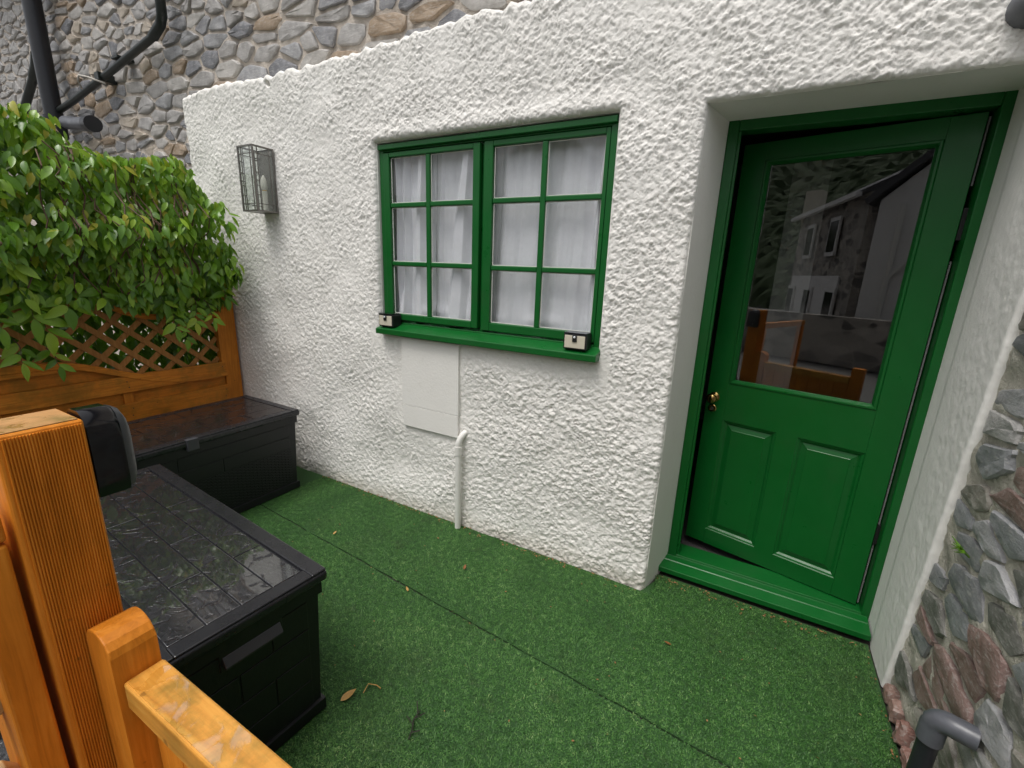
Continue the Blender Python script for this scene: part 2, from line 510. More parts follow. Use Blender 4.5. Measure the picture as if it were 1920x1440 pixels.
def tag(o, label=None, cat=None, group=None, kind=None):
    for k, v_ in (('label', label), ('category', cat), ('group', group), ('kind', kind)):
        if v_:
            o[k] = v_
    return o

def thing(name, label, cat, loc=(0, 0, 0), rz=0.0, group=None):
    o = bpy.data.objects.new(name, None)
    o.empty_display_size = 0.1
    COL.objects.link(o)
    o.location = loc
    o.rotation_euler = (0, 0, rz)
    return tag(o, label, cat, group)

def grid_object(name, X, Y, Z, keep, m, parent=None, smooth=True):
    ny, nx = X.shape
    idx = np.arange(nx * ny).reshape(ny, nx)
    q = np.stack([idx[:-1, :-1], idx[:-1, 1:], idx[1:, 1:], idx[1:, :-1]], -1)
    q = q[keep] if keep is not None else q.reshape(-1, 4)
    q = q.reshape(-1, 4)
    used, inv = np.unique(q.ravel(), return_inverse=True)
    co = np.stack([X.ravel(), Y.ravel(), Z.ravel()], -1)[used]
    me = bpy.data.meshes.new(name)
    me.vertices.add(len(co)); me.vertices.foreach_set('co', co.astype(np.float32).ravel())
    nf = len(q)
    me.loops.add(nf * 4); me.loops.foreach_set('vertex_index', inv.astype(np.int32).ravel())
    me.polygons.add(nf)
    me.polygons.foreach_set('loop_start', np.arange(0, nf * 4, 4, dtype=np.int32))
    me.polygons.foreach_set('loop_total', np.full(nf, 4, np.int32))
    me.polygons.foreach_set('use_smooth', np.full(nf, smooth))
    me.update(calc_edges=True)
    me.validate()
    o = bpy.data.objects.new(name, me)
    COL.objects.link(o)
    me.materials.append(MT[m])
    if parent is not None:
        o.parent = parent
    return o

def band_noise(ny, nx, step, lam, bw, seed, ani=1.0):
    """band limited noise: wavelength lam (m), relative bandwidth bw, unit std"""
    g = np.random.default_rng(seed)
    F = np.fft.rfft2(g.standard_normal((ny, nx)))
    fy = np.fft.fftfreq(ny, step)[:, None] * ani
    fx = np.fft.rfftfreq(nx, step)[None, :]
    k = np.sqrt(fx * fx + fy * fy)
    k0 = 1.0 / lam
    F *= np.exp(-((k - k0) / (bw * k0)) ** 2)
    h = np.fft.irfft2(F, s=(ny, nx))
    return h / (h.std() + 1e-9)

def low_noise(ny, nx, step, lam, seed):
    g = np.random.default_rng(seed)
    F = np.fft.rfft2(g.standard_normal((ny, nx)))
    fy = np.fft.fftfreq(ny, step)[:, None]
    fx = np.fft.rfftfreq(nx, step)[None, :]
    F *= np.exp(-(fx * fx + fy * fy) * lam * lam * 4)
    h = np.fft.irfft2(F, s=(ny, nx))
    return h / (h.std() + 1e-9)

def sstep(a, b, x):
    t_ = np.clip((x - a) / (b - a), 0, 1)
    return t_ * t_ * (3 - 2 * t_)

# ================================================================== GROUND
g = MB().box(-40, 40, -60, 12, -0.4, -0.03).build('ground', 'paving')
tag(g, kind='structure')
sub = MB().box(-4.6, 0.69, -2.25, 0.31, -0.02, -0.012).build('yard_base', 'soil')
tag(sub, kind='structure')
def seam_y(x):
    return -0.539 - 0.0691 * (x + 2.61)
def strip(ys_lo, ys_hi, seed):
    n = 60
    xs = np.linspace(-4.2, 0.672, n)
    r = np.random.default_rng(seed)
    vs = []
    lo = [ys_lo(x) + r.normal(0, 0.002) for x in xs]
    hi = [ys_hi(x) + r.normal(0, 0.002) for x in xs]
    for z in (-0.008, 0.0):
        vs += [(x, a, z) for x, a in zip(xs, lo)] + [(x, a, z) for x, a in zip(xs, hi)]
    f = []
    for i in range(n - 1):
        f.append((2 * n + i, 2 * n + i + 1, 3 * n + i + 1, 3 * n + i))
        f.append((i, i + 1, 2 * n + i + 1, 2 * n + i))
        f.append((n + i + 1, n + i, 3 * n + i, 3 * n + i + 1))
    return MB().add(vs, f).build('turf_carpet', 'turf')
tag(strip(lambda x: seam_y(x) + 0.005, lambda x: 0.175 if -0.27 < x else -0.012, 1), kind='structure')
tag(strip(lambda x: -2.2, lambda x: seam_y(x) - 0.005, 2), kind='structure')

# short curly blades of the artificial turf (uncountable)
rg = np.random.default_rng(5)
N = 190000
bx = rg.uniform(-2.75, 0.66, N * 2)
by = rg.uniform(-1.75, 0.165, N * 2)
ok = (by < -0.018) | ((bx > -0.27) & (by < 0.16))
sy_ = -0.539 - 0.0691 * (bx + 2.61)
ok &= np.abs(by - sy_ - 0.0025 * np.sin(bx * 31)) > 0.0075
ok &= ~((bx < -1.25) & (by < -1.25))
bx2 = rg.uniform(-3.9, -0.3, 40000)
by2 = rg.uniform(-2.18, -1.0, 40000)
ok2 = ((bx2 < -2.75) | (by2 < -1.75) | ((bx2 < -1.25) & (by2 < -1.25))) & ~((bx2 < -1.02) & (by2 < -1.86))
bx = np.concatenate([bx[ok][:N], bx2[ok2]]); by = np.concatenate([by[ok][:N], by2[ok2]])
N = len(bx)
ang = rg.uniform(0, 2 * np.pi, N)
ln = rg.uniform(0.005, 0.013, N)
wd = rg.uniform(0.0010, 0.0018, N)
hh = rg.uniform(0.002, 0.0075, N)
bend = rg.normal(0, 0.7, N)
P = np.zeros((N, 6, 3))
for k, (tt, zz_) in enumerate(((0, 0.0), (0.5, 1.0), (1.0, 0.55))):
    a2 = ang + bend * tt
    cx = bx + np.cos(a2) * ln * tt
    cy = by + np.sin(a2) * ln * tt
    px, py = -np.sin(a2) * wd, np.cos(a2) * wd
    P[:, 2 * k] = np.stack([cx - px, cy - py, hh * zz_], -1)
    P[:, 2 * k + 1] = np.stack([cx + px, cy + py, hh * zz_], -1)
me = bpy.data.meshes.new('artificial_grass')
me.vertices.add(N * 6); me.vertices.foreach_set('co', P.astype(np.float32).ravel())
q = np.array([[0, 1, 3, 2], [2, 3, 5, 4]])
qi = (np.arange(N)[:, None, None] * 6 + q[None]).reshape(-1, 4)
me.loops.add(len(qi) * 4); me.loops.foreach_set('vertex_index', qi.astype(np.int32).ravel())
me.polygons.add(len(qi))
me.polygons.foreach_set('loop_start', np.arange(0, len(qi) * 4, 4, dtype=np.int32))
me.polygons.foreach_set('loop_total', np.full(len(qi), 4, np.int32))
me.update(calc_edges=True)
at = me.attributes.new('tone', 'FLOAT', 'POINT')
gx, gy = 512, 512
cl = band_noise(gy, gx, 0.008, 0.05, 0.5, 77)
lw = low_noise(gy, gx, 0.008, 0.16, 78)
iy_, ix_ = ((by + 2) / 0.008).astype(int) % gy, ((bx + 4) / 0.008).astype(int) % gx
tone = 0.40 + 0.11 * cl[iy_, ix_] + 0.07 * lw[iy_, ix_] + rg.normal(0, 0.17, N)
at.data.foreach_set('value', np.repeat(np.clip(tone, 0, 1), 6).astype(np.float32))
me.materials.append(MT['blades'])
go = bpy.data.objects.new('artificial_grass', me)
COL.objects.link(go)
tag(go, 'short green artificial grass pile on the yard floor', 'grass', kind='stuff')

# ================================================================== WHITE OUTHOUSE
house = thing('white_outhouse', 'white roughcast outhouse with green door and green twelve pane window', 'building')
ST = 0.0045
XL, XR, ZB, ZT = -4.11, 0.73, -0.024, 2.79
nx = int(round((XR - XL) / ST)) + 1
nz = int(round((ZT - ZB) / ST)) + 1
xs = XL + np.arange(nx) * ST
zs = ZB + np.arange(nz) * ST
snapx = lambda x: XL + round((x - XL) / ST) * ST
snapz = lambda z: ZB + round((z - ZB) / ST) * ST
WX0, WX1, WZ0, WZ1 = snapx(-2.112), snapx(-0.662), snapz(1.214), snapz(2.288)
DX0, DX1, DZ1 = snapx(-0.303), snapx(0.70), snapz(2.276)
GX, GZ = np.meshgrid(xs, zs)
def strokes(th, across, along, seed):
    g_ = np.random.default_rng(seed)
    F = np.fft.rfft2(g_.standard_normal((nz, nx)))
    fy = np.fft.fftfreq(nz, ST)[:, None]
    fx = np.fft.rfftfreq(nx, ST)[None, :]
    a_ = fx * math.cos(th) + fy * math.sin(th)
    b_ = -fx * math.sin(th) + fy * math.cos(th)
    F *= np.exp(-2 * (math.pi * along * a_) ** 2 - 2 * (math.pi * across * b_) ** 2) * (1 - np.exp(-(b_ * 0.045) ** 2 - (a_ * 0.06) ** 2))
    h_ = np.fft.irfft2(F, s=(nz, nx))
    return h_ / h_.std()
lo = low_noise(nz, nx, ST, 0.25, 3)
lo2 = low_noise(nz, nx, ST, 0.10, 4)
rel = np.zeros((nz, nx))
NS = 9
for k_ in range(NS):
    n_ = strokes(math.pi * (k_ + 0.3) / NS, 0.0030, 0.0100, 300 + k_)
    lev = 0.75 + 0.25 * math.sin(k_ * 2.1)
    rel = np.maximum(rel, sstep(0.92, 1.28, n_) * lev)
for k_ in range(5):
    n_ = strokes(math.pi * (k_ + 0.6) / 5, 0.0028, 0.0070, 400 + k_)
    rel = np.maximum(rel, sstep(1.35, 1.7, n_) * 0.6)
    rel -= 0.7 * sstep(2.0, 2.7, -n_)
rel = rel * 0.0045 + 0.0011 * band_noise(nz, nx, ST, 0.05, 0.6, 19)
amp = np.clip(1.0 + 0.16 * lo2, 0.5, 1.5)
# smoother areas: below the window, and the trowelled patch round the cover board
sm = np.exp(-(((GX + 1.75) / 0.33) ** 2 + ((GZ - 0.85) / 0.42) ** 2) ** 2)
amp *= 1 - 0.75 * sm
amp *= 1 - 0.7 * sstep(0.16, 0.03, np.abs(GZ - 1.15)) * ((GX > -2.2) & (GX < -0.6))
amp *= 0.75 + 0.45 * sstep(-3.2, -0.3, GX)
h = rel * amp + 0.0035 * lo + 0.0012 * lo2
h += 0.011 * np.exp(-((GZ - 2.318) / 0.05) ** 2) * sstep(-2.25, -2.05, GX) * sstep(-0.55, -0.72, GX)
# the foot of the wall bulges a little, the left end leans
h += 0.02 * sstep(0.35, 0.0, GZ) * (0.6 + 0.4 * np.sin(GX * 2.1))
def rdist(x0, x1, z0, z1):      # distance outside a rectangle
    dx = np.maximum(np.maximum(x0 - GX, GX - x1), 0)
    dz = np.maximum(np.maximum(z0 - GZ, GZ - z1), 0)
    return np.hypot(dx, dz)
def roll(d, r):
    t_ = np.clip(r - d, 0, r)
    return r - np.sqrt(np.maximum(r * r - t_ * t_, 0))
h -= 0.05 * np.exp(-(((GX + 3.05) / 0.020) ** 2 + ((GZ - 2.735) / 0.016) ** 2) ** 2)
Yw = -h
Yw += roll(rdist(WX0, WX1, WZ0, WZ1), 0.028)
Yw += roll(rdist(DX0, DX1, -1, DZ1), 0.022)
Yw += roll(GX - XL, 0.045)
Yw += roll(ZT - GZ, 0.035)
top = 0.012 * np.interp(xs, [-4.11, -3.5, -3.05, -2.5, -2.1, -1.7, -1.4, -1.1, 0.7], [0, .6, -1.2, -.6, -1, .5, 1.3, .8, 1])
top += 0.007 * np.interp(np.arange(nx), np.arange(0, nx + 8, 8), np.random.default_rng(8).normal(0, 1, len(np.arange(0, nx + 8, 8))))
Zw = GZ + top[None, :] * sstep(2.5, 2.79, GZ)
Xw = GX.copy()
Xw += 0.006 * low_noise(nz, nx, ST, 0.06, 12) * sstep(0.12, 0.0, np.abs(GX - XL))
keep = np.ones((nz - 1, nx - 1), bool)
cx = (GX[:-1, :-1] + GX[1:, 1:]) / 2
cz = (GZ[:-1, :-1] + GZ[1:, 1:]) / 2
keep &= ~((cx > WX0) & (cx < WX1) & (cz > WZ0) & (cz < WZ1))
keep &= ~((cx > DX0) & (cx < DX1) & (cz < DZ1))
# extra row (ledge) and column (left return)
Xw = np.vstack([Xw, Xw[-1:]]); Yw = np.vstack([Yw, np.full((1, nx), 0.27)]); Zw = np.vstack([Zw, Zw[-1:] - 0.02])
Xw = np.hstack([Xw[:, :1], Xw]); Yw = np.hstack([np.full((nz + 1, 1), 0.27), Yw]); Zw = np.hstack([Zw[:, :1], Zw])
keep = np.vstack([keep, np.ones((1, nx - 1), bool)])
keep = np.hstack([np.ones((nz, 1), bool), keep])
grid_object('wall', Xw, Yw, Zw, keep, 'roughcast', house)

# reveals: door (splayed left, head), window
rv = MB()
rv.prism([(DX0 + 0.001, 0.016, -0.02), (-0.243, 0.30, -0.02), (-0.243, 0.40, -0.02), (DX0 - 0.15, 0.40, -0.02), (DX0 - 0.15, 0.06, -0.02), (DX0 - 0.05, 0.03, -0.02)], (0, 0, DZ1 + 0.02 + 0.012))
rv.prism([(DX0 - 0.1, 0.016, DZ1 - 0.0005), (DX0 - 0.1, 0.295, DZ1 + 0.006), (DX0 - 0.1, 0.40, DZ1 + 0.006), (DX0 - 0.1, 0.40, DZ1 + 0.15), (DX0 - 0.1, 0.05, DZ1 + 0.15), (DX0 - 0.1, 0.035, DZ1 + 0.05)], (1.15, 0, 0))
reveal = rv.build('door_reveal', 'white', house)
wr = MB()
wr.box(WX0 - 0.06, WX0 + 0.001, 0.018, 0.16, WZ0 - 0.05, WZ1 + 0.06)
wr.box(WX1 - 0.001, WX1 + 0.06, 0.018, 0.16, WZ0 - 0.05, WZ1 + 0.06)
wr.box(WX0 + 0.002, WX1 - 0.002, 0.018, 0.16, WZ1 - 0.001, WZ1 + 0.06)
wr.box(WX0 + 0.002, WX1 - 0.002, 0.018, 0.16, WZ0 - 0.05, WZ0 + 0.001)
wr.build('window_reveal', 'white', house)

# ---- window
win = MB()
fx0, fx1, fz0, fz1 = -2.106, -0.668, 1.222, 2.284
win.box(fx0, fx0 + 0.03, 0.030, 0.11, fz0, fz1)
win.box(fx1 - 0.03, fx1, 0.030, 0.11, fz0, fz1)
win.box(fx0 + 0.03, fx1 - 0.03, 0.031, 0.11, fz1 - 0.042, fz1)
win.box(fx0 + 0.03, fx1 - 0.03, 0.031, 0.11, fz0, fz0 + 0.03)
win.box(-1.392, -1.372, 0.052, 0.11, fz0 + 0.03, fz1 - 0.042)
window = win.build('window', 'green', house, bevel=0.003)
hd = MB().box(fx0 + 0.002, fx1 - 0.002, 0.012, 0.0305, fz1 - 0.034, fz1 - 0.006)
hd.build('drip_bar', 'green_h', window, bevel=0.004)
def casement(x0, x1, z0, z1, gx0, gx1, gz0, gz1, bars, zb, tilt):
    y0, y1 = 0.026 + tilt, 0.062 + tilt
    m = MB()
    m.box(x0, gx0 - 0.006, y0, y1, z0, z1)
    m.box(gx1 + 0.006, x1, y0, y1, z0, z1)
    m.box(gx0 - 0.006, gx1 + 0.006, y0 + 0.0006, y1, gz1 + 0.006, z1)
    m.box(gx0 - 0.006, gx1 + 0.006, y0 + 0.0006, y1, z0, gz0 - 0.006)
    o = m.build('casement', 'green', window, bevel=0.004)
    # splayed glazing beads and bars
    xsb = [gx0, bars, gx1]
    zsb = [gz0, zb[0], zb[1], gz1]
    gb = MB()
    gb.box(bars - 0.015, bars + 0.015, y0 + 0.004, y1 - 0.006, gz0 - 0.006, gz1 + 0.006)
    for z in zb:
        gb.box(gx0 - 0.006, bars - 0.015, y0 + 0.0046, y1 - 0.006, z - 0.013, z + 0.013)
        gb.box(bars + 0.015, gx1 + 0.006, y0 + 0.0046, y1 - 0.006, z - 0.013, z + 0.013)
    gb.build('glazing_bar', 'green', window, bevel=0.005)
    pm = None
    for i in range(2):
        for j in range(3):
            a0 = xsb[i] + (0.015 if i else -0.004); a1 = xsb[i + 1] - (0.015 if i == 0 else -0.004)
            b0 = zsb[j] + (0.013 if j else -0.004); b1 = zsb[j + 1] - (0.013 if j < 2 else -0.004)
            tw = RNG.uniform(-0.0012, 0.0012); tz = RNG.uniform(-0.0012, 0.0012)
            yc = y1 - 0.014
            MB().add([(a0, yc - tw, b0), (a1, yc + tw, b0), (a1, yc + tw + tz, b1), (a0, yc - tw + tz, b1)], [(0, 1, 2, 3)]).build('pane', 'pane', window)
            # putty line round the pane
            pt = MB()
            e = 0.004
            pt.box(a0, a1, yc - 0.005, yc - 0.0015, b0, b0 + e); pt.box(a0, a1, yc - 0.005, yc - 0.0015, b1 - e, b1)
            pt.box(a0, a0 + e, yc - 0.0052, yc - 0.0015, b0 + e, b1 - e); pt.box(a1 - e, a1, yc - 0.0052, yc - 0.0015, b0 + e, b1 - e)
            pt.build('putty_edge', 'pipe_white', window)
casement(-2.075, -1.394, 1.268, 2.236, -2.024, -1.444, 1.312, 2.204, -1.745, (1.612, 1.948), 0.0)
casement(-1.371, -0.700, 1.262, 2.240, -1.311, -0.727, 1.314, 2.206, -1.025, (1.608, 1.950), 0.004)
sl = MB()
sl.prism([(-2.098, -0.062, 1.181), (-2.098, 0.060, 1.181), (-2.098, 0.060, 1.243), (-2.098, 0.028, 1.242), (-2.098, -0.062, 1.215)], (1.446, 0, 0))
sl.build('sill', 'green_h', window, bevel=0.004)

# net curtains hang inside
def curtain(x0, x1, ridges, seed, label):
    """ridges: (x at top, x at bottom, half width, depth)"""
    r = np.random.default_rng(seed)
    n, k = 220, 60
    u = np.linspace(0, 1, n); w = np.linspace(0, 1, k)
    U, Wg = np.meshgrid(u, w)
    Xc = x0 + (x1 - x0) * U
    Yc = 0.110 + 0.004 * np.sin(38 * Xc + 2 * Wg) + 0.002 * np.sin(95 * Xc + 3 * Wg + seed)
    for (xt, xb, hw, dp_) in ridges:
        xc = xt + (xb - xt) * Wg ** 1.3 + 0.008 * np.sin(6 * Wg + xt * 40)
        hw2 = hw * (0.55 + 0.7 * Wg)
        q_ = np.clip(1 - np.abs(Xc - xc) / hw2, 0, 1)
        Yc -= dp_ * q_ ** 0.75
    Yc -= 0.010 * np.exp(-((Wg - 0.93) / 0.03) ** 2) * (0.5 + 0.5 * np.sin(17 * Xc))
    Yc = np.maximum(Yc, 0.069)
    Zc = 2.262 - 0.995 * Wg + 0.006 * np.sin(25 * Xc) * Wg
    o = grid_object('net_curtain', Xc, Yc, Zc, None, 'net')
    tag(o, label, 'curtain')
curtain(-2.09, -1.742, [(-2.03, -2.015, .022, .035), (-1.945, -1.985, .030, .045), (-1.835, -1.86, .055, .052), (-1.77, -1.765, .02, .02)], 3, 'white net curtain with deep folds behind the left column of window panes')
curtain(-1.738, -1.385, [(-1.515, -1.60, .075, .054), (-1.455, -1.475, .03, .03), (-1.70, -1.715, .02, .015)], 4, 'white net curtain behind the panes just left of the central window bar')
curtain(-1.372, -0.675, [(-1.27, -1.28, .05, .012), (-1.13, -1.12, .07, .016), (-0.93, -0.95, .05, .014), (-0.82, -0.84, .05, .016), (-0.735, -0.745, .025, .045)], 6, 'flatter white net curtain filling the right casement of the window')

# ---- door: frame, threshold, leaf
fr = MB()
fr.box(-0.243, -0.198, 0.292, 0.375, 0.055, 2.284)
fr.box(0.650, 0.684, 0.292, 0.375, 0.045, 2.284)
fr.box(-0.198, 0.650, 0.2925, 0.375, 2.238, 2.284)
frame = fr.build('door_frame', 'green', house, bevel=0.004)
rb = MB()
rb.box(-0.198, -0.186, 0.30, 0.33, 0.075, 2.238)
rb.build('stop_bead', 'green', frame, bevel=0.002)
th = MB()
th.prism([(-0.268, 0.178, 0.018), (-0.268, 0.42, 0.018), (-0.268, 0.42, 0.078), (-0.268, 0.296, 0.076), (-0.268, 0.292, 0.064), (-0.268, 0.252, 0.060), (-0.268, 0.249, 0.056), (-0.268, 0.178, 0.046)], (0.945, 0, 0))
th.build('threshold', 'green_h', house, bevel=0.003)

A = R_(13.0)
HX, HY = 0.634, 0.332
doorM = Matrix.Translation((HX, HY, 0)) @ Matrix.Rotation(math.pi - A, 4, 'Z')   # local x = from hinge to free edge, local y = outwards
door = bpy.data.objects.new('door', None)
COL.objects.link(door)
door.empty_display_size = 0.1
door.parent = house
door.location = (HX, HY, 0)
door.rotation_euler = (0, 0, math.pi - A)
lz0, lz1, LW = 0.083, 2.232, 0.836
# local: s along x (0..LW), outer face at y=0, inner at y=-0.044
def stile(a, b):
    MB().box(a, b, -0.044, 0, lz0, lz1).build('stile', 'green', door, bevel=0.0025)
stile(0.002, 0.106); stile(0.732, LW)
for (a, b, c, d, nm) in ((0.106, 0.732, 2.154, lz1, 'top_rail'), (0.106, 0.732, 0.846, 1.052, 'lock_rail'), (0.106, 0.732, lz0, 0.176, 'bottom_rail'), (0.378, 0.470, 0.176, 0.846, 'muntin')):
    MB().box(a, b, -0.0436, -0.0004, c, d).build(nm, 'green_h' if nm != 'muntin' else 'green', door)
def ringstrip(mb, a, b):    # a,b: (x0,x1,z0,z1,y) two nested rectangles
    def c(r): return [(r[0], r[4], r[2]), (r[1], r[4], r[2]), (r[1], r[4], r[3]), (r[0], r[4], r[3])]
    A_, B_ = c(a), c(b)
    for i in range(4):
        j = (i + 1) % 4
        mb.add([A_[i], A_[j], B_[j], B_[i]], [(3, 2, 1, 0)])
def inset(r, d, y):
    return (r[0] + d, r[1] - d, r[2] + d, r[3] - d, y)
for (x0, x1) in ((0.106, 0.378), (0.470, 0.732)):
    r0 = (x0, x1, 0.176, 0.846, -0.0005)
    m = MB()
    prof = [(0, -0.0005), (0.004, -0.004), (0.012, -0.007), (0.020, -0.015), (0.024, -0.016), (0.048, -0.0085), (0.050, -0.0065)]
    for (d0, y0), (d1, y1) in zip(prof[:-1], prof[1:]):
        ringstrip(m, inset(r0, d0, y0), inset(r0, d1, y1))
    f = inset(r0, prof[-1][0], prof[-1][1])
    m.add([(f[0], f[4], f[2]), (f[1], f[4], f[2]), (f[1], f[4], f[3]), (f[0], f[4], f[3])], [(3, 2, 1, 0)])
    m.box(x0, x1, -0.040, -0.022, 0.176, 0.846)
    m.build('panel', 'green', door)
gr = (0.106, 0.732, 1.052, 2.154, -0.0005)
m = MB()
prof = [(0, -0.0005), (0.004, 0.004), (0.012, 0.004), (0.022, -0.012), (0.024, -0.018)]
for (d0, y0), (d1, y1) in zip(prof[:-1], prof[1:]):
    ringstrip(m, inset(gr, d0, y0), inset(gr, d1, y1))
m.build('glazing_bead', 'green', door)
MB().box(0.120, 0.718, -0.024, -0.020, 1.064, 2.142).build('glass_pane', 'door_glass', door)
kn = MB().lathe([(0.026, 0), (0.027, 0.003), (0.022, 0.007), (0.011, 0.011), (0.010, 0.026), (0.019, 0.032), (0.0265, 0.042), (0.0275, 0.052), (0.023, 0.061), (0.012, 0.066), (0.004, 0.067)], (0.795, 0, 0.965), (0, 1, 0), 24)
smooth_by_angle(kn.build('knob', 'brass', door), 50)
kp = MB().lathe([(0.021, 0), (0.022, 0.002), (0.019, 0.005), (0.012, 0.0055), (0.010, 0.004)], (0.797, 0, 0.900), (0, 1, 0), 20)
kp.build('keyhole_cover', 'brass', door, smooth=False)
ks = MB().lathe([(0.009, 0), (0.009, 0.007)], (0.797, 0, 0.900), (0, 1, 0), 14)
ks.build('lock_cylinder', 'lantern', door)
# hinge side: grey seal in pieces and black hinges between
for (a, b) in ((0.09, 0.42), (0.52, 1.70), (1.98, 2.22)):
    MB().box(0.6395, 0.6450, 0.350, 0.365, a, b).build('draught_seal', 'seal', frame)
for (a, b) in ((0.42, 0.52), (1.78, 1.90)):
    MB().box(0.6355, 0.6495, 0.340, 0.365, a, b).build('hinge', 'hinge', frame)

# ---- right hand white jamb (painted return on the stone wall)
ys = np.arange(0.31, -0.27, -0.007)
zq = np.arange(0.0, 2.75, 0.007)
Yj, Zj = np.meshgrid(ys, zq)
nzj, nyj = Yj.shape
edge = -0.072 - 0.083 * Zj + 0.0018 * low_noise(nzj, 1, 0.007, 0.12, 5) * np.ones_like(Yj) + 0.0003 * low_noise(nzj, 1, 0.007, 0.015, 6)
# squeeze the front columns so that the last column follows the edge
tcol = (0.31 - Yj) / (0.31 - ys[-1])
Yj2 = 0.31 - tcol * (0.31 - edge)
rough = sstep(0.13, 0.02, Yj2)
Xj = 0.683 - 0.0006 * 0.45 * low_noise(nzj, nyj, 0.007, 0.03, 7) * (0.5 + rough) - 0.00035 * band_noise(nzj, nyj, 0.007, 0.04, 0.5, 8) * rough * 0.6 - 0.006 * sstep(0.20, 0.15, Yj2)
Xj += roll(Yj2 - edge, 0.014)
Xj = np.hstack([Xj, np.full((nzj, 1), 0.74)]); Yj2 = np.hstack([Yj2, Yj2[:, -1:] + 0.01]); Zj = np.hstack([Zj, Zj[:, -1:]])
grid_object('painted_jamb', Xj, Yj2, Zj, None, 'white', house)

# ---- cover board below the window, its top tucked under the sill
cb = MB()
cb.box(-1.925, -1.487, -0.021, 0.02, 0.735, 1.172)
cb.box(-1.922, -1.489, -0.0205, 0.02, 0.592, 0.7335)
cb.build('cover_board', 'white', house, bevel=0.002)

# ---- dim room behind (closed box)
ro = MB()
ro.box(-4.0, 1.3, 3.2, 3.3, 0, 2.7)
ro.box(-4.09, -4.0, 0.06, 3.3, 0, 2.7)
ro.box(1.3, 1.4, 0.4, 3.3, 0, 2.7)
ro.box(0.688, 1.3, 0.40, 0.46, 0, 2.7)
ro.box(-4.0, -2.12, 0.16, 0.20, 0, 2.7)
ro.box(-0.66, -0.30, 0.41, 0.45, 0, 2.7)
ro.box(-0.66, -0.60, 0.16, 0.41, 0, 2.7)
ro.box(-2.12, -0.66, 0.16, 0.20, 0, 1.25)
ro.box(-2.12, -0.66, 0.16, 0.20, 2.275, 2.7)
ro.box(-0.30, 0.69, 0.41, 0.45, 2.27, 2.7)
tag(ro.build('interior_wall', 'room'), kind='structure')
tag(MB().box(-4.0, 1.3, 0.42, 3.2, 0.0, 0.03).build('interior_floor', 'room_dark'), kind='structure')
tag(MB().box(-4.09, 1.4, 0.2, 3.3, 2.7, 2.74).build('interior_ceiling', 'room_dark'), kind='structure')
n = 60
u = np.linspace(0, 1, n); w = np.linspace(0, 1, 3)
U, Wg = np.meshgrid(u, w)
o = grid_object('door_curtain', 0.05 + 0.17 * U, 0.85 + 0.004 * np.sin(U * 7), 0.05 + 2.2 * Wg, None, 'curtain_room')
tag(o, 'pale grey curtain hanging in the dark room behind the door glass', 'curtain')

# ================================================================== STONES
def clip(poly, px, py, nxx, nyy):
    out_ = []
    k = len(poly)
    for i in range(k):
        a, b = poly[i], poly[(i + 1) % k]
        da = (a[0] - px) * nxx + (a[1] - py) * nyy
        db = (b[0] - px) * nxx + (b[1] - py) * nyy
        if da <= 0:
            out_.append(a)
        if da * db < 0:
            t_ = da / (da - db)
            out_.append((a[0] + (b[0] - a[0]) * t_, a[1] + (b[1] - a[1]) * t_))
    return out_
def rubble(s0, s1, t0, t1, cw, ch, seed, jit=0.42):
    """irregular coursed cells covering a rectangle; returns polygons"""
    r = random.Random(seed)
    pts = []
    tt = t0 - ch
    row = 0
    while tt < t1 + ch:
        rh = ch * r.uniform(0.55, 1.5)
        ss = s0 - cw + r.uniform(0, cw)
        while ss < s1 + cw:
            w_ = cw * r.choice((0.5, 0.75, 0.9, 1.1, 1.5, 1.9))
            pts.append((ss + w_ / 2, tt + rh / 2 + r.uniform(-jit, jit) * ch))
            ss += w_
        tt += rh
        row += 1
    k = cw / ch * 0.75
    P2 = [(a, b * k) for a, b in pts]
    cells = []
    for i, (px, py) in enumerate(P2):
        if not (s0 - cw * .3 < px < s1 + cw * .3 and t0 * k - ch < py < t1 * k + ch):
            continue
        poly = [(px - 2 * cw, py - 2 * cw), (px + 2 * cw, py - 2 * cw), (px + 2 * cw, py + 2 * cw), (px - 2 * cw, py + 2 * cw)]
        near = sorted(((qx - px) ** 2 + (qy - py) ** 2, qx, qy) for j, (qx, qy) in enumerate(P2) if j != i)[:18]
        for _, qx, qy in near:
            poly = clip(poly, (px + qx) / 2, (py + qy) / 2, qx - px, qy - py)
            if len(poly) < 3:
                break
        if len(poly) >= 3:
            cells.append([(a, b / k) for a, b in poly])
    return cells
def inset_poly(poly, d):
    k = len(poly)
    ar = sum(poly[i][0] * poly[(i + 1) % k][1] - poly[(i + 1) % k][0] * poly[i][1] for i in range(k))
    if ar < 0:
        poly = poly[::-1]
    res = [tuple(p) for p in poly]
    out_ = res
    for i in range(k):
        a, b = res[i], res[(i + 1) % k]
        ex, ey = b[0] - a[0], b[1] - a[1]
        L = math.hypot(ex, ey)
        if L < 1e-6:
            continue
        nx_, ny_ = ey / L, -ex / L
        out_ = clip(out_, a[0] - nx_ * d, a[1] - ny_ * d, nx_, ny_)
        if len(out_) < 3:
            return []
    return out_
def chaikin(poly, q=0.22):
    o_ = []
    k = len(poly)
    for i in range(k):
        a, b = poly[i], poly[(i + 1) % k]
        o_.append((a[0] + (b[0] - a[0]) * q, a[1] + (b[1] - a[1]) * q))
        o_.append((a[0] + (b[0] - a[0]) * (1 - q), a[1] + (b[1] - a[1]) * (1 - q)))
    return o_
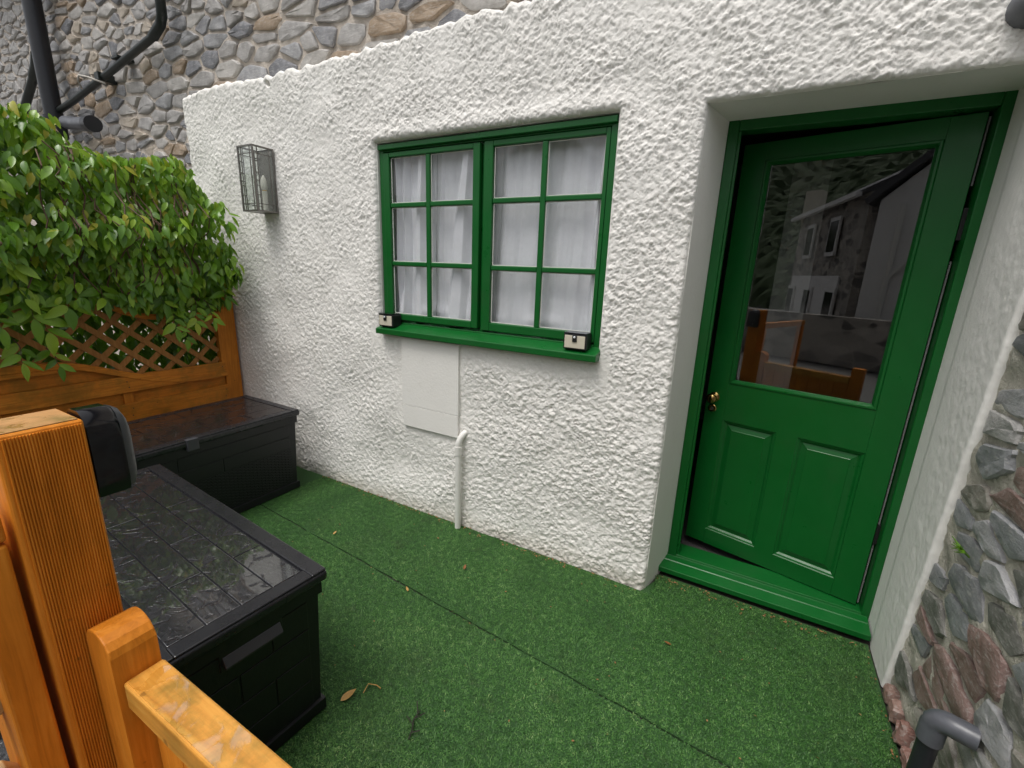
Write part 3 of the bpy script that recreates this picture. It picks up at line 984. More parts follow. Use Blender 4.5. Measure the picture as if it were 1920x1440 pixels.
def stone(poly, depth, to3, parent, m, r, name='stone'):
    """poly in (s,t); to3(s,t,h) -> 3d"""
    poly = chaikin(poly, 0.13)
    # thin out very short edges
    q_ = []
    for p in poly:
        if not q_ or math.hypot(p[0] - q_[-1][0], p[1] - q_[-1][1]) > 0.006:
            q_.append(p)
    poly = q_
    k = len(poly)
    cx_ = sum(p[0] for p in poly) / k; cy_ = sum(p[1] for p in poly) / k
    poly = [(cx_ + (p[0] - cx_) * (1 + r.uniform(-.06, .05)), cy_ + (p[1] - cy_) * (1 + r.uniform(-.08, .06))) for p in poly]
    tiltx, tilty = r.uniform(-.5, .5) * depth * 2.4, r.uniform(-.6, .6) * depth * 3
    vs = []
    for (f_, hf) in ((1.0, -0.5), (0.965, 0.62), (0.86, 0.95), (0.45, 1.0)):
        for p in poly:
            s_ = cx_ + (p[0] - cx_) * f_; t_ = cy_ + (p[1] - cy_) * f_
            hz = depth * hf
            if hf > 0:
                hz += (s_ - cx_) * tiltx + (t_ - cy_) * tilty + r.uniform(-.13, .13) * depth * (0.5 + hf)
                hz = max(hz, 0.002)
            vs.append((s_, t_, hz))
    vs.append((cx_, cy_, depth * r.uniform(0.9, 1.15)))
    o3 = Vector(to3(cx_, cy_, 0))
    V3 = [Vector(to3(*p)) - o3 for p in vs]
    fs = []
    for ring in range(3):
        for i in range(k):
            j = (i + 1) % k
            fs.append((ring * k + i, ring * k + j, (ring + 1) * k + j, (ring + 1) * k + i))
    fs += [(3 * k + i, 3 * k + (i + 1) % k, 4 * k) for i in range(k)]
    o = MB().add(V3, fs).build(name, m, parent)
    o.location = o3
    smooth_by_angle(o, 32)
    return o

# ---- the stone house behind and above the outhouse (front at y = 0.27)
sh = thing('stone_house', 'tall grey rubble stone house wall rising behind the white outhouse', 'building')
YS = 0.275
gx_, gz_ = np.meshgrid(np.arange(-14, 4.01, 0.06), np.arange(-0.02, 4.80, 0.06))
yy = YS + 0.006 * np.random.default_rng(4).normal(0, 1, gx_.shape)
kf = ((gz_[:-1, :-1] > 2.70) | (gx_[:-1, :-1] < -4.02))
grid_object('mortar_wall', gx_, yy, gz_, kf, 'mortar_far', sh)
MB().box(-14, 4, 0.34, 0.6, 2.9, 4.74).build('wall_core', 'mortar_far', sh)
MB().prism([(-14, -0.02, 4.70), (-14, 4.2, 7.2), (-14, 4.2, 7.3), (-14, -0.02, 4.80)], (18, 0, 0)).build('roof', 'slate', sh)
def vis_far(s_, t_):
    p = Vector((s_, YS, t_)) - Vector((0, -2.10808, 1.60399))
    d_ = p.dot(fwd)
    if d_ < 0.1:
        return False
    x_ = 960 + 833.74 * p.dot(right) / d_
    y_ = 720 - 833.74 * p.dot(up) / d_
    return -60 < x_ < 1010 and -70 < y_ < 330
sr = random.Random(21)
extra = MB()
cnt = 0
cells = rubble(-11.5, -0.4, 2.3, 4.75, 0.25, 0.086, 31, 0.45)
def key_far(c_):
    return abs(sum(p[0] for p in c_) / len(c_) + 3.5)
for c_ in sorted(cells, key=key_far):
    mx_ = sum(p[0] for p in c_) / len(c_); mz_ = sum(p[1] for p in c_) / len(c_)
    if not vis_far(mx_, mz_):
        continue
    if -4.0 < mx_ < 1 and mz_ < 2.74:
        continue
    pl = inset_poly(c_, sr.uniform(0.006, 0.017))
    if len(pl) < 3:
        continue
    if cnt < 298:
        o = stone(pl, sr.uniform(0.011, 0.026), lambda s_, t_, h_: (s_, YS - h_, t_), sh, 'stone_far', sr)
        cnt += 1
    else:
        o = stone(pl, sr.uniform(0.011, 0.026), lambda s_, t_, h_: (s_, YS - h_, t_), None, 'stone_far', sr, 'tmp')
        off = o.location
        extra.add([tuple(Vector(v_.co) + off) for v_ in o.data.vertices], [tuple(p.vertices) for p in o.data.polygons])
        bpy.data.objects.remove(o)
if extra.v:
    ex = extra.build('small_stones', 'stone_far', sh)
    ex['kind'] = 'stuff'

# ---- garden wall on the right (face at x = 0.70)
gw = thing('garden_wall', 'wet grey rubble stone wall running forward from the white door jamb', 'wall')
XS = 0.702
gy_, gz_ = np.meshgrid(np.arange(-3.2, 0.05, 0.02), np.arange(-0.03, 2.3, 0.02))
mn = -0.001 + 0.004 * low_noise(*gy_.shape, 0.02, 0.04, 17) + 0.002 * np.random.default_rng(6).normal(0, 1, gy_.shape)
grid_object('mortar_wall', XS + mn, gy_, gz_, None, 'mortar_near', gw)
MB().box(XS + 0.05, XS + 0.45, -3.2, -0.02, 0, 2.28).build('wall_core', 'mortar_near', gw)
sr = random.Random(5)
def wall_pt(s_, t_, h_):
    return (XS - h_, s_, t_)
cells = rubble(-1.7, -0.09, 0.02, 2.2, 0.26, 0.088, 47, 0.36)
for c_ in cells:
    my = sum(p[0] for p in c_) / len(c_); mz_ = sum(p[1] for p in c_) / len(c_)
    if my > -0.085 - 0.083 * mz_ or mz_ < 0.10:
        continue
    c2 = clip(c_, -0.068 - 0.083 * mz_, 0, 1, 0)
    if len(c2) < 3:
        continue
    pl = inset_poly(c2, sr.uniform(0.004, 0.013))
    if len(pl) < 3:
        continue
    pl = [(p[0] + 0.0, p[1] + (p[0] - my) * sr.choice((0.05, -0.12, 0.0))) for p in pl]
    stone(pl, sr.uniform(0.008, 0.019), wall_pt, gw, 'stone_near', sr)
for i in range(11):
    a0 = -0.10 - i * 0.088 - sr.uniform(0, .015)
    w_ = sr.uniform(0.060, 0.082)
    h_ = sr.uniform(0.055, 0.085)
    o = stone([(a0 - w_, 0.004), (a0, 0.002), (a0 + sr.uniform(-.01, .004), h_), (a0 - w_ + sr.uniform(0, .012), h_ * sr.uniform(.8, 1.1))], 0.034, wall_pt, gw, 'brick_red', sr, 'brick')
# tufts of green between the stones
tf = MB()
for i in range(9):
    b0 = Vector((XS - 0.02, -0.36 + sr.uniform(-.015, .015), 0.80))
    tf.tube([b0, b0 + Vector((-0.02, sr.uniform(-.02, .02), 0.02)), b0 + Vector((-0.035, sr.uniform(-.035, .035), sr.uniform(0, .04)))], 0.003, 5, rr=[.003, .004, .001])
t2 = tf.build('moss_tuft', 'leaf', None)
tag(t2, 'tiny bright green weed growing from the stone wall', 'weed')

# ================================================================== FENCE on the left (x = -3.7)
fe = thing('trellis_fence', 'orange stained timber fence panel with curved rail and diagonal lattice top', 'fence')
FX = -3.70
MB().box(FX - 0.10, FX + 0.0, -0.137, -0.018, 0, 1.36).build('post', 'fence_z', fe, bevel=0.006)
MB().box(FX - 0.10, FX + 0.0, -2.15, -2.03, 0, 1.50).build('post', 'fence_z', fe, bevel=0.006)
yk = [-2.03, -1.40, -1.10, -0.98, -0.88, -0.77, -0.65, -0.55, -0.457, -0.35, -0.25, -0.138]
zk = [0.965, 0.962, 0.952, 0.918, 0.872, 0.828, 0.782, 0.755, 0.738, 0.727, 0.725, 0.727]
ya = np.linspace(-2.03, -0.138, 70)
za = np.interp(ya, yk, zk)
ker = np.ones(7) / 7
za = np.convolve(np.pad(za, 3, 'edge'), ker, 'valid')
def ribbon(ya, zt, zb, x0, x1, name, m):
    mb = MB()
    k = len(ya)
    vs = []
    for x in (x0, x1):
        vs += [(x, a, b) for a, b in zip(ya, zt)] + [(x, a, b) for a, b in zip(ya, zb)]
    fs = []
    for i in range(k - 1):
        fs.append((2 * k + i, 3 * k + i, 3 * k + i + 1, 2 * k + i + 1))
        fs.append((i, i + 1, k + i + 1, k + i))
        fs.append((i, 2 * k + i, 2 * k + i + 1, i + 1))
        fs.append((k + i, k + i + 1, 3 * k + i + 1, 3 * k + i))
    fs += [(0, k, 3 * k, 2 * k), (k - 1, 3 * k - 1, 4 * k - 1, 2 * k - 1)]
    mb.add(vs, fs)
    return mb.build(name, m, fe, bevel=0.003)
ribbon(ya, za, za - 0.042, FX - 0.03, FX + 0.022, 'curved_rail', 'fence_y')
zt2 = np.interp(ya, [-2.03, -1.3, -0.97, -0.87, -0.74, -0.63, -0.55, -0.138], [1.40, 1.395, 1.365, 1.325, 1.252, 1.215, 1.203, 1.20])
ribbon(ya, zt2, zt2 - 0.038, FX - 0.03, FX + 0.015, 'upper_rail', 'fence_y')
MB().box(FX - 0.03, FX + 0.012, -0.165, -0.139, 0.73, 1.16).build('side_batten', 'fence_z', fe, bevel=0.002)
# boards
def board(z0, z1, x0, x1, y0=-2.03, y1=-0.139):
    MB().box(x0, x1, y0, y1, z0, z1).build('board', 'fence_y', fe, bevel=0.003)
board(0.690, 0.802, FX + 0.0, FX + 0.016)
board(0.488, 0.612, FX + 0.0, FX + 0.016)
board(0.290, 0.410, FX + 0.0, FX + 0.016)
board(0.100, 0.215, FX + 0.0, FX + 0.016)
board(0.600, 0.702, FX - 0.034, FX - 0.020)
board(0.400, 0.500, FX - 0.034, FX - 0.020)
board(0.205, 0.300, FX - 0.034, FX - 0.020)
kk = 40
yb = np.linspace(-2.03, -0.50, kk)
zb_t = np.interp(yb, ya, za) - 0.042
ribbon(yb, np.maximum(zb_t, 0.80), np.full(kk, 0.795), FX - 0.034, FX - 0.020, 'board', 'fence_y')
yb = np.linspace(-2.03, -1.12, 20)
zb_t = np.interp(yb, ya, za) - 0.043
ribbon(yb, zb_t, np.full(20, 0.885), FX + 0.0, FX + 0.016, 'board', 'fence_y')
for y_ in (-0.79, -1.415):
    MB().box(FX - 0.019, FX - 0.001, y_ - 0.028, y_ + 0.028, 0.1, 0.90 if y_ < -1 else 0.72).build('batten', 'fence_z', fe, bevel=0.002)
for y_ in (-0.79, -1.415, -0.165):
    for z_ in (0.725, 0.765, 0.525, 0.575, 0.33, 0.37):
        MB().lathe([(0.0042, 0), (0.0036, 0.0015)], (FX + 0.0162, y_ + 0.008 * math.sin(z_ * 90), z_), (1, 0, 0), 8).build('nail_head', 'twig', fe)
# lattice slats, two layers
def zlow(y): return float(np.interp(y, ya, za))
def zhigh(y): return float(np.interp(y, ya, zt2)) - 0.01
def slat(y0, slope, x0):
    # line z = zref + slope*(y - y0); clip between rails by marching
    pts = []
    for k_ in range(400):
        y = -2.02 + k_ * (1.855 / 399)
        z = 0.75 + slope * (y - y0)
        if zlow(y) - 0.012 < z < zhigh(y) and y < -0.166:
            pts.append((y, z))
    if len(pts) < 6:
        return
    a, b = pts[0], pts[-1]
    MB().bar((x0, a[0], a[1]), (x0, b[0], b[1]), 0.034, 0.008, (1, 0, 0)).build('lattice_slat', 'lattice', fe)
for i in range(28):
    slat(-2.9 + i * 0.165, 0.95, FX - 0.021)
    slat(-2.5 + i * 0.165, -0.95, FX - 0.011)

# ================================================================== CLIMBER over the fence
cl = thing('climbing_plant', 'dense leafy green climber spilling over the lattice fence', 'plant')
pr_ = random.Random(77)
def leaf_geo(L, wdt, fold, curl):
    vs, fs = [], []
    prof = [(0.0, 0.04), (0.10, 0.55), (0.27, 0.95), (0.48, 1.0), (0.68, 0.78), (0.86, 0.36), (1.0, 0.0)]
    for (t_, w_) in prof:
        y = t_ * L
        zc = -curl * L * t_ * t_
        hw = w_ * wdt / 2
        vs += [(-hw, y, zc + fold * hw), (0, y, zc), (hw, y, zc + fold * hw)]
    for i in range(len(prof) - 1):
        a = i * 3
        fs += [(a, a + 1, a + 4, a + 3), (a + 1, a + 2, a + 5, a + 4)]
    return vs, fs
LM = []
for k_ in range(10):
    L = 1.0
    vs, fs = leaf_geo(1.0, pr_.uniform(0.30, 0.46), pr_.uniform(0.15, 0.55), pr_.uniform(0.05, 0.35))
    me = bpy.data.meshes.new('leaf')
    me.from_pydata(vs, [], fs)
    me.polygons.foreach_set('use_smooth', [True] * len(fs))
    me.materials.append(MT['leaf'])
    LM.append((me, vs, fs))
def front_x(y, z):
    b = 0.26 * math.exp(-((z - 1.75) / 0.48) ** 2) + 0.05 * math.sin(9 * y + 5 * z) + 0.05 * math.sin(17 * z - 4 * y) + 0.035 * math.sin(23 * y)
    return -3.66 + b
def ztop(y):
    return float(np.interp(y, [-2.3, -1.2, -1.05, -0.92, -0.80, -0.70, -0.55, -0.40, -0.28, -0.20, -0.12], [2.36, 2.35, 2.37, 2.33, 2.22, 2.19, 2.21, 2.26, 2.16, 1.98, 1.55]))
def zbot(y):
    return float(np.interp(y, [-2.3, -1.35, -1.2, -1.0, -0.8, -0.62, -0.45, -0.3, -0.1], [1.35, 1.33, 1.34, 1.33, 1.32, 1.22, 1.18, 1.22, 1.30]))
leaves = []      # (pos, dir, normal, length, tone, score)
def put_leaf(p, n_, L, droop=1.0, tone=None):
    d = Vector((n_.x * 0.40 + pr_.gauss(0, .28), n_.y * 0.3 + pr_.gauss(0, .42), -0.95 * droop + pr_.gauss(0, .3))).normalized()
    nn = (n_ * 0.9 + Vector((pr_.gauss(0, .35), pr_.gauss(0, .35), 0.35 + pr_.gauss(0, .25)))).normalized()
    nn = (nn - d * nn.dot(d)).normalized()
    leaves.append((p, d, nn, L, tone))
for k_ in range(6800):
    y = pr_.uniform(-2.15, -0.10)
    zt_, zb_ = ztop(y), zbot(y)
    if pr_.random() < 0.22:        # top surface
        x = pr_.uniform(-4.35, -3.55)
        z = zt_ - pr_.random() ** 2 * 0.16 - 0.05 * abs(x + 3.7)
        n_ = Vector((0.35, -0.1, 0.95))
    else:
        z = pr_.uniform(zb_, zt_)
        dpt = pr_.random() ** 1.6 * 0.30
        x = front_x(y, z) - dpt
        n_ = Vector((0.9, -0.25, 0.35))
    if y > -0.2:
        n_ = Vector((0.8, 0.35, 0.4))
    L = pr_.uniform(0.055, 0.098) * (1.2 if pr_.random() < 0.15 else 1)
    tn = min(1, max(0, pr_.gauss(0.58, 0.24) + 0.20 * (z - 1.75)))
    put_leaf(Vector((x, y, z)), n_, L, tone=tn)
# leaves behind the lattice and hanging behind the fence
for k_ in range(3600):
    y = pr_.uniform(-2.1, 0.22); z = pr_.uniform(0.55, 1.6)
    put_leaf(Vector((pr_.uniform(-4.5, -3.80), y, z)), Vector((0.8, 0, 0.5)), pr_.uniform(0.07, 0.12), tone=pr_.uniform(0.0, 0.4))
for k_ in range(1800):
    y = pr_.uniform(-2.1, -0.12)
    z = pr_.uniform(zbot(y), ztop(y) - 0.06)
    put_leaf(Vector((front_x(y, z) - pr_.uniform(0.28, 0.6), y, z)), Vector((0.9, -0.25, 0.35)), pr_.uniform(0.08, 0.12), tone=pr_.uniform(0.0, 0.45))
# drooping sprigs in front of the lattice
stems = MB()
def sprig(p0, L, n_, lean=(0.0, 0.0), big=1.0):
    p0 = Vector(p0)
    pts = [p0]
    for i in range(1, 7):
        t_ = i / 6
        pts.append(p0 + Vector((0.10 * t_, lean[0] * t_ + 0.01 * math.sin(5 * t_), -L * t_ + lean[1] * t_ * t_)))
    stems.tube(pts, 0.002, 5, rr=[.003, .0028, .0025, .002, .0018, .0015, .001])
    for i in range(n_):
        t_ = (i + 0.6) / n_
        b = pts[min(5, int(t_ * 6))].lerp(pts[min(6, int(t_ * 6) + 1)], t_ * 6 - int(t_ * 6))
        sd_ = 1 if i % 2 else -1
        d = Vector((0.30 + pr_.gauss(0, .1), sd_ * 0.75 + pr_.gauss(0, .12), -0.55 + pr_.gauss(0, .15))).normalized()
        nn = Vector((0.85, 0.1, 0.45 + pr_.gauss(0, .15)))
        nn = (nn - d * nn.dot(d)).normalized()
        leaves.append((b, d, nn, pr_.uniform(0.085, 0.125) * big, min(1, max(0, pr_.gauss(0.62, .16)))))
    d = Vector((0.25, 0, -0.95)).normalized()
    nn = Vector((0.95, 0, 0.25)); nn = (nn - d * nn.dot(d)).normalized()
    leaves.append((pts[-1], d, nn, 0.11 * big, 0.6))
for (y, z, L, n_, big) in ((-1.20, 1.44, 0.20, 6, 1.35), (-1.04, 1.42, 0.13, 5, 1.2), (-1.29, 1.12, 0.12, 4, 0.95), (-1.17, 1.06, 0.10, 4, 0.85), (-1.19, 1.32, 0.16, 4, 1.25),
                           (-0.52, 1.32, 0.20, 8, 0.9), (-0.35, 1.33, 0.18, 8, 0.85), (-0.61, 1.40, 0.10, 6, 1.0), (-1.27, 1.55, 0.15, 6, 1.2), (-0.42, 1.24, 0.20, 6, 0.8),
                           (-0.17, 1.46, 0.14, 6, 0.95), (-0.75, 1.42, 0.10, 5, 1.0), (-1.38, 1.50, 0.3, 9, 1.1), (-1.5, 1.4, 0.35, 8, 1.1), (-0.28, 1.30, 0.14, 6, 0.8), (-0.9, 1.45, 0.12, 5, 1.1)):
    sprig((FX + 0.10, y, z), L, n_, (pr_.uniform(-.05, .05), 0), big)
for k_ in range(26):              # vine stems wandering through the mass
    y = pr_.uniform(-1.6, -0.3)
    z1_ = ztop(y) - pr_.uniform(0.0, 0.3)
    pts = []
    for i in range(9):
        z = z1_ - i * 0.09
        pts.append((front_x(y, z) + pr_.uniform(-.05, .02), y + pr_.gauss(0, .015), z))
        y += pr_.gauss(0, .025)
    stems.tube(pts, 0.004, 5)
stems.build('stem', 'stem', cl)
camp = Vector((0, -2.10808, 1.60399))
def score(lf):
    p = lf[0]
    dep = (p - camp).dot(fwd)
    x_ = 833.74 * (p - camp).dot(right) / dep + 960
    if x_ < 5:
        return -9
    return p.x - front_x(p.y, p.z) + lf[3] * 2 + 0.3 * abs(lf[2].dot((camp - p).normalized()))
order = sorted(range(len(leaves)), key=lambda i: -score(leaves[i]))
mass_v, mass_f, mass_t = [], [], []
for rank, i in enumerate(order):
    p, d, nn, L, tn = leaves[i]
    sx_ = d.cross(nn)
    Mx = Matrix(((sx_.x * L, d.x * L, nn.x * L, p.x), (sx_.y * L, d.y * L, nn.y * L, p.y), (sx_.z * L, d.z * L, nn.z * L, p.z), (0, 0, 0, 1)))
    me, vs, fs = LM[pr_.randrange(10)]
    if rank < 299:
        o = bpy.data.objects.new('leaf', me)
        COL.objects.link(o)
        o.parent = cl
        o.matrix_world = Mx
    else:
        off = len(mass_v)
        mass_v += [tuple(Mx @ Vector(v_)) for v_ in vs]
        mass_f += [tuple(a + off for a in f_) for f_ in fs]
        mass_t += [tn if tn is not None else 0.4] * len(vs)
mb = MB(); mb.v = mass_v; mb.f = mass_f
fo = mb.build('foliage', 'leaf_mass', cl, smooth=True)
a_ = fo.data.attributes.new('tone', 'FLOAT', 'POINT')
a_.data.foreach_set('value', np.array(mass_t, np.float32))
fo['kind'] = 'stuff'

# ================================================================== STORAGE BOXES
def storage_box(label, loc, rz, LX, LY, H, lidm, rows, along_x, latch=None, seed=0, rattan=False, grip_end=None):
    """body centred at loc; LX by LY; H high"""
    r = random.Random(seed)
    b = thing('storage_box', label, 'storage box', loc, rz)
    hx, hy = LX / 2 - 0.022, LY / 2 - 0.022
    lid_z = H - 0.045
    tp = 0.018                                     # walls draw in towards the foot
    bd = MB()
    bd.prism([(-hx + tp, -hy + tp, 0.012), (hx - tp, -hy + tp, 0.012), (hx - tp, hy - tp, 0.012), (-hx + tp, hy - tp, 0.012)], (0, 0, 0.001))
    def ring(z, e):
        return [(-hx + e, -hy + e, z), (hx - e, -hy + e, z), (hx - e, hy - e, z), (-hx + e, hy - e, z)]
    lv = [ring(0.010, tp - 0.012), ring(0.055, tp - 0.012), ring(0.057, tp), ring(lid_z - 0.05, 0.004), ring(lid_z - 0.048, -0.006), ring(lid_z, -0.006)]
    vs = [p for q_ in lv for p in q_]
    fs = [(k_ * 4 + i, k_ * 4 + (i + 1) % 4, (k_ + 1) * 4 + (i + 1) % 4, (k_ + 1) * 4 + i) for k_ in range(len(lv) - 1) for i in range(4)]
    fs.append((20, 21, 22, 23))
    bd.add(vs, fs)
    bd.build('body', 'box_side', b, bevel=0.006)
    # wall boards, staggered, slightly proud, on the two long fronts and ends
    def wallboards(axis, sgn):
        half = hx if axis == 'y' else hy           # half length along the wall
        z0_, z1_ = 0.062, lid_z - 0.055
        nr = rows
        for k_ in range(nr):
            za_ = z0_ + (z1_ - z0_) * k_ / nr + 0.0025
            zb_ = z0_ + (z1_ - z0_) * (k_ + 1) / nr - 0.0025
            if rattan and k_ < nr - 2:
                continue
            cut = [-half + 0.055, -half * 0.33 + (0.5 if k_ % 2 else 0.1) * half, half - 0.055] if half > 0.3 else [-half + 0.045, (0.25 if k_ % 2 else -0.2) * half, half - 0.045]
            for a0, a1 in zip(cut[:-1], cut[1:]):
                def off(z): return tp + (0.004 - tp) * (z - 0.057) / (lid_z - 0.107)
                vs_ = []
                for z in (za_, zb_):
                    for dd in (-0.002, 0.0035):
                        for a in (a0 + 0.0025, a1 - 0.0025):
                            w_ = ((hy if axis == 'y' else hx) - off(z) + dd) * sgn
                            vs_.append((a, w_, z) if axis == 'y' else (w_, a, z))
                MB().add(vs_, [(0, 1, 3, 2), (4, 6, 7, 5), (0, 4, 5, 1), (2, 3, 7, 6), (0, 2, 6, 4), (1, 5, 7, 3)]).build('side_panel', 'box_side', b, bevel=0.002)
        if rattan:
            za_, zb_ = z0_, z0_ + (z1_ - z0_) * (nr - 2) / nr - 0.004
            mb = MB()
            nrow = 26
            for k_ in range(nrow):
                z = za_ + (zb_ - za_) * (k_ + 0.5) / nrow
                e_ = tp + (0.004 - tp) * (z - 0.057) / (lid_z - 0.107)
                w_ = ((hy if axis == 'y' else hx) - e_) * sgn
                k2 = 44
                for q_ in range(k2):
                    a0 = -half + 0.05 + (2 * half - 0.1) * q_ / k2
                    a1 = a0 + (2 * half - 0.1) / k2
                    pr0 = 0.0035 if (q_ + k_) % 2 else 0.0005
                    hz = (zb_ - za_) / nrow * 0.40
                    y0_, y1_ = sorted((w_ - 0.002 * sgn, w_ + pr0 * sgn))
                    if axis == 'y':
                        mb.box(a0, a1, y0_, y1_, z - hz, z + hz)
                    else:
                        mb.box(y0_, y1_, a0, a1, z - hz, z + hz)
            w = mb.build('woven_panel', 'box_side', b)
            w['kind'] = 'stuff'
    for ax, sg in (('y', 1), ('y', -1), ('x', 1), ('x', -1)):
        if rattan and (ax, sg) != ('x', 1):
            continue
        wallboards(ax, sg)
    # lid: rim and separate board fields
    lid = MB()
    LXh, LYh = LX / 2, LY / 2
    rim = 0.055
    lid.box(-LXh, LXh, -LYh, LYh, lid_z + 0.001, H - 0.008)
    lo_ = lid.build('lid', 'box_rim', b, bevel=0.010, seg=3)
    rm = MB()
    rm.box(-LXh + 0.003, LXh - 0.003, -LYh + 0.003, -LYh + rim, H - 0.0085, H)
    rm.box(-LXh + 0.003, LXh - 0.003, LYh - rim, LYh - 0.003, H - 0.0085, H)
    rm.box(-LXh + 0.003, -LXh + rim, -LYh + rim, LYh - rim, H - 0.0086, H - 0.0002)
    rm.box(LXh - rim, LXh - 0.003, -LYh + rim, LYh - rim, H - 0.0086, H - 0.0002)
    rm.build('rim', 'box_rim', lo_, bevel=0.004)
    nb = 4
    for k_ in range(nb):
        if along_x:
            a0, a1 = -LYh + rim + 0.004, LYh - rim - 0.004
            l0, l1 = -LXh + rim + 0.004, LXh - rim - 0.004
        else:
            a0, a1 = -LXh + rim + 0.004, LXh - rim - 0.004
            l0, l1 = -LYh + rim + 0.004, LYh - rim - 0.004
        w0 = a0 + (a1 - a0) * k_ / nb; w1 = a0 + (a1 - a0) * (k_ + 1) / nb - 0.004
        cuts = [l0] + [l0 + (l1 - l0) * f_ for f_ in ((0.36, 0.8) if k_ % 2 else (0.6,))] + [l1 + 0.004]
        for c0, c1 in zip(cuts[:-1], cuts[1:]):
            if along_x:
                q_ = MB().box(c0, c1 - 0.004, w0, w1, H - 0.0084, H - 0.003)
            else:
                q_ = MB().box(w0, w1, c0, c1 - 0.004, H - 0.0084, H - 0.003)
            q_.build('lid_board', lidm, lo_, bevel=0.0018)
    if latch is not None:
        MB().box(LXh - 0.02, LXh + 0.012, latch - 0.03, latch + 0.03, lid_z - 0.02, H + 0.004).build('latch', 'box_grip', b, bevel=0.004)
    if grip_end:
        y0_, y1_, z_ = grip_end
        gm = MB()
        gm.box(hx - 0.004, hx + 0.002, y0_ - 0.008, y1_ + 0.008, z_ - 0.03, z_ + 0.04)
        gm.build('grip_recess', 'black', b, bevel=0.002)
        gp = MB()
        gp.prism([(hx - 0.002, y0_, z_ - 0.016), (hx + 0.016, y0_, z_ - 0.02), (hx + 0.020, y0_, z_ - 0.010), (hx + 0.004, y0_, z_ + 0.018), (hx - 0.002, y0_, z_ + 0.018)], (0, y1_ - y0_, 0))
        gp.build('grip', 'box_grip', b, bevel=0.002)
    return b
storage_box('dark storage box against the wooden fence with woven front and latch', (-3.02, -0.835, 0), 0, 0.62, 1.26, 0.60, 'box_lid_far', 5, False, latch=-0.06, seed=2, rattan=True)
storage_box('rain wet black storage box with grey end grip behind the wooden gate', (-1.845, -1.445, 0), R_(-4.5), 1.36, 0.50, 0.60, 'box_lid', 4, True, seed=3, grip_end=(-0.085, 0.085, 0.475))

# ================================================================== GATE POST, GATE, LAMP
post = thing('gate_post', 'thick orange timber post with ribbed face and wet sawn top', 'post', (-1.14, -1.848, 0))
pm = MB().box(-0.060, 0.056, -0.067, 0.052, -0.02, 1.30)
pm.build('shaft', 'wood_z', post, bevel=0.007, seg=3)
rib = MB()
nr = 25
for k_ in range(nr):
    y0_ = -0.058 + 0.106 * k_ / nr
    wv = 0.106 / nr
    rib.prism([(0.0555, y0_ + wv * 0.10, 0), (0.0555, y0_ + wv * 0.90, 0), (0.0592, y0_ + wv * 0.72, 0), (0.0592, y0_ + wv * 0.28, 0)], (0, 0, 1.293))
rib.build('ribbed_face', 'wood_z', post)
MB().prism([(-0.053, -0.060, 1.2990), (0.050, -0.060, 1.2990), (0.050, 0.045, 1.2990), (-0.053, 0.045, 1.2990)], (0, 0, 0.003)).build('sawn_top', 'wood_end', post)

lamp = thing('post_lamp', 'glossy black rounded lamp housing fixed on the side of the ribbed post', 'lamp', (-1.14, -1.793, 1.13))
hs = MB()
prof = [(-0.0445, 0.0), (0.0445, 0.0), (0.049, 0.03), (0.049, 0.115), (0.045, 0.145), (0.034, 0.166), (0.018, 0.176), (-0.018, 0.176), (-0.034, 0.166), (-0.045, 0.145), (-0.049, 0.115), (-0.049, 0.03)]
k = len(prof)
vs = []
for (y, sc_) in ((0.0, 1.0), (0.045, 1.0), (0.052, 0.97)):
    vs += [(a * sc_, y, b * sc_) for a, b in prof]
fs = [tuple(range(k))] + [(j * k + i, j * k + k + i, j * k + k + (i + 1) % k, j * k + (i + 1) % k) for j in range(2) for i in range(k)] + [tuple(reversed(range(2 * k, 3 * k)))]
hs.add(vs, fs)
smooth_by_angle(hs.build('housing', 'gloss_black', lamp), 35)
ds = MB()
vs = []
for (y, sc_) in ((0.0525, 0.95), (0.062, 0.90), (0.070, 0.72), (0.074, 0.40)):
    vs += [(a * sc_, y, 0.088 + (b - 0.088) * sc_) for a, b in prof]
fs = [(j * k + i, j * k + k + i, j * k + k + (i + 1) % k, j * k + (i + 1) % k) for j in range(3) for i in range(k)] + [tuple(reversed(range(3 * k, 4 * k)))]
ds.add(vs, fs)
smooth_by_angle(ds.build('lens', 'box_grip', lamp), 50)

gate = thing('garden_gate', 'orange timber gate with round topped stile and rain soaked top rail', 'gate', (-0.6, -1.83, 0))
gx = 0.6
st_ = MB()
arc = [(-1.076, 0.0), (-0.972, 0.0), (-0.972, 0.845)]
for i in range(9):
    a = math.pi * i / 8
    arc.append((-1.024 + 0.052 * math.cos(a), 0.845 + 0.040 * math.sin(a)))
arc = [(p[0] + gx, p[1]) for p in arc] 
st_.prism([(a, -0.034, z + 0.012) for a, z in arc], (0, 0.076, 0))
so = st_.build('stile', 'wood_z', gate, bevel=0.003)
MB().box(-0.9715 + gx, -0.24 + gx, -0.024, 0.046, 0.735, 0.797).build('top_rail', 'wood_x', gate, bevel=0.006, seg=3)
MB().box(-0.966 + gx, -0.245 + gx, -0.019, 0.041, 0.7965, 0.7985).build('wet_top', 'wood_top', gate)
MB().box(-0.9715 + gx, -0.24 + gx, -0.018, 0.034, 0.12, 0.20).build('bottom_rail', 'wood_x', gate, bevel=0.005)
MB().box(-0.24 + gx, -0.15 + gx, -0.036, 0.030, 0.0, 0.88).build('stile', 'wood_z', gate, bevel=0.006)
for i in range(7):
    a = -0.968 + 0.104 * i
    MB().box(a + gx, a + 0.100 + gx, 0.008, 0.030, 0.201, 0.7345).build('board', 'wood_z', gate, bevel=0.003)

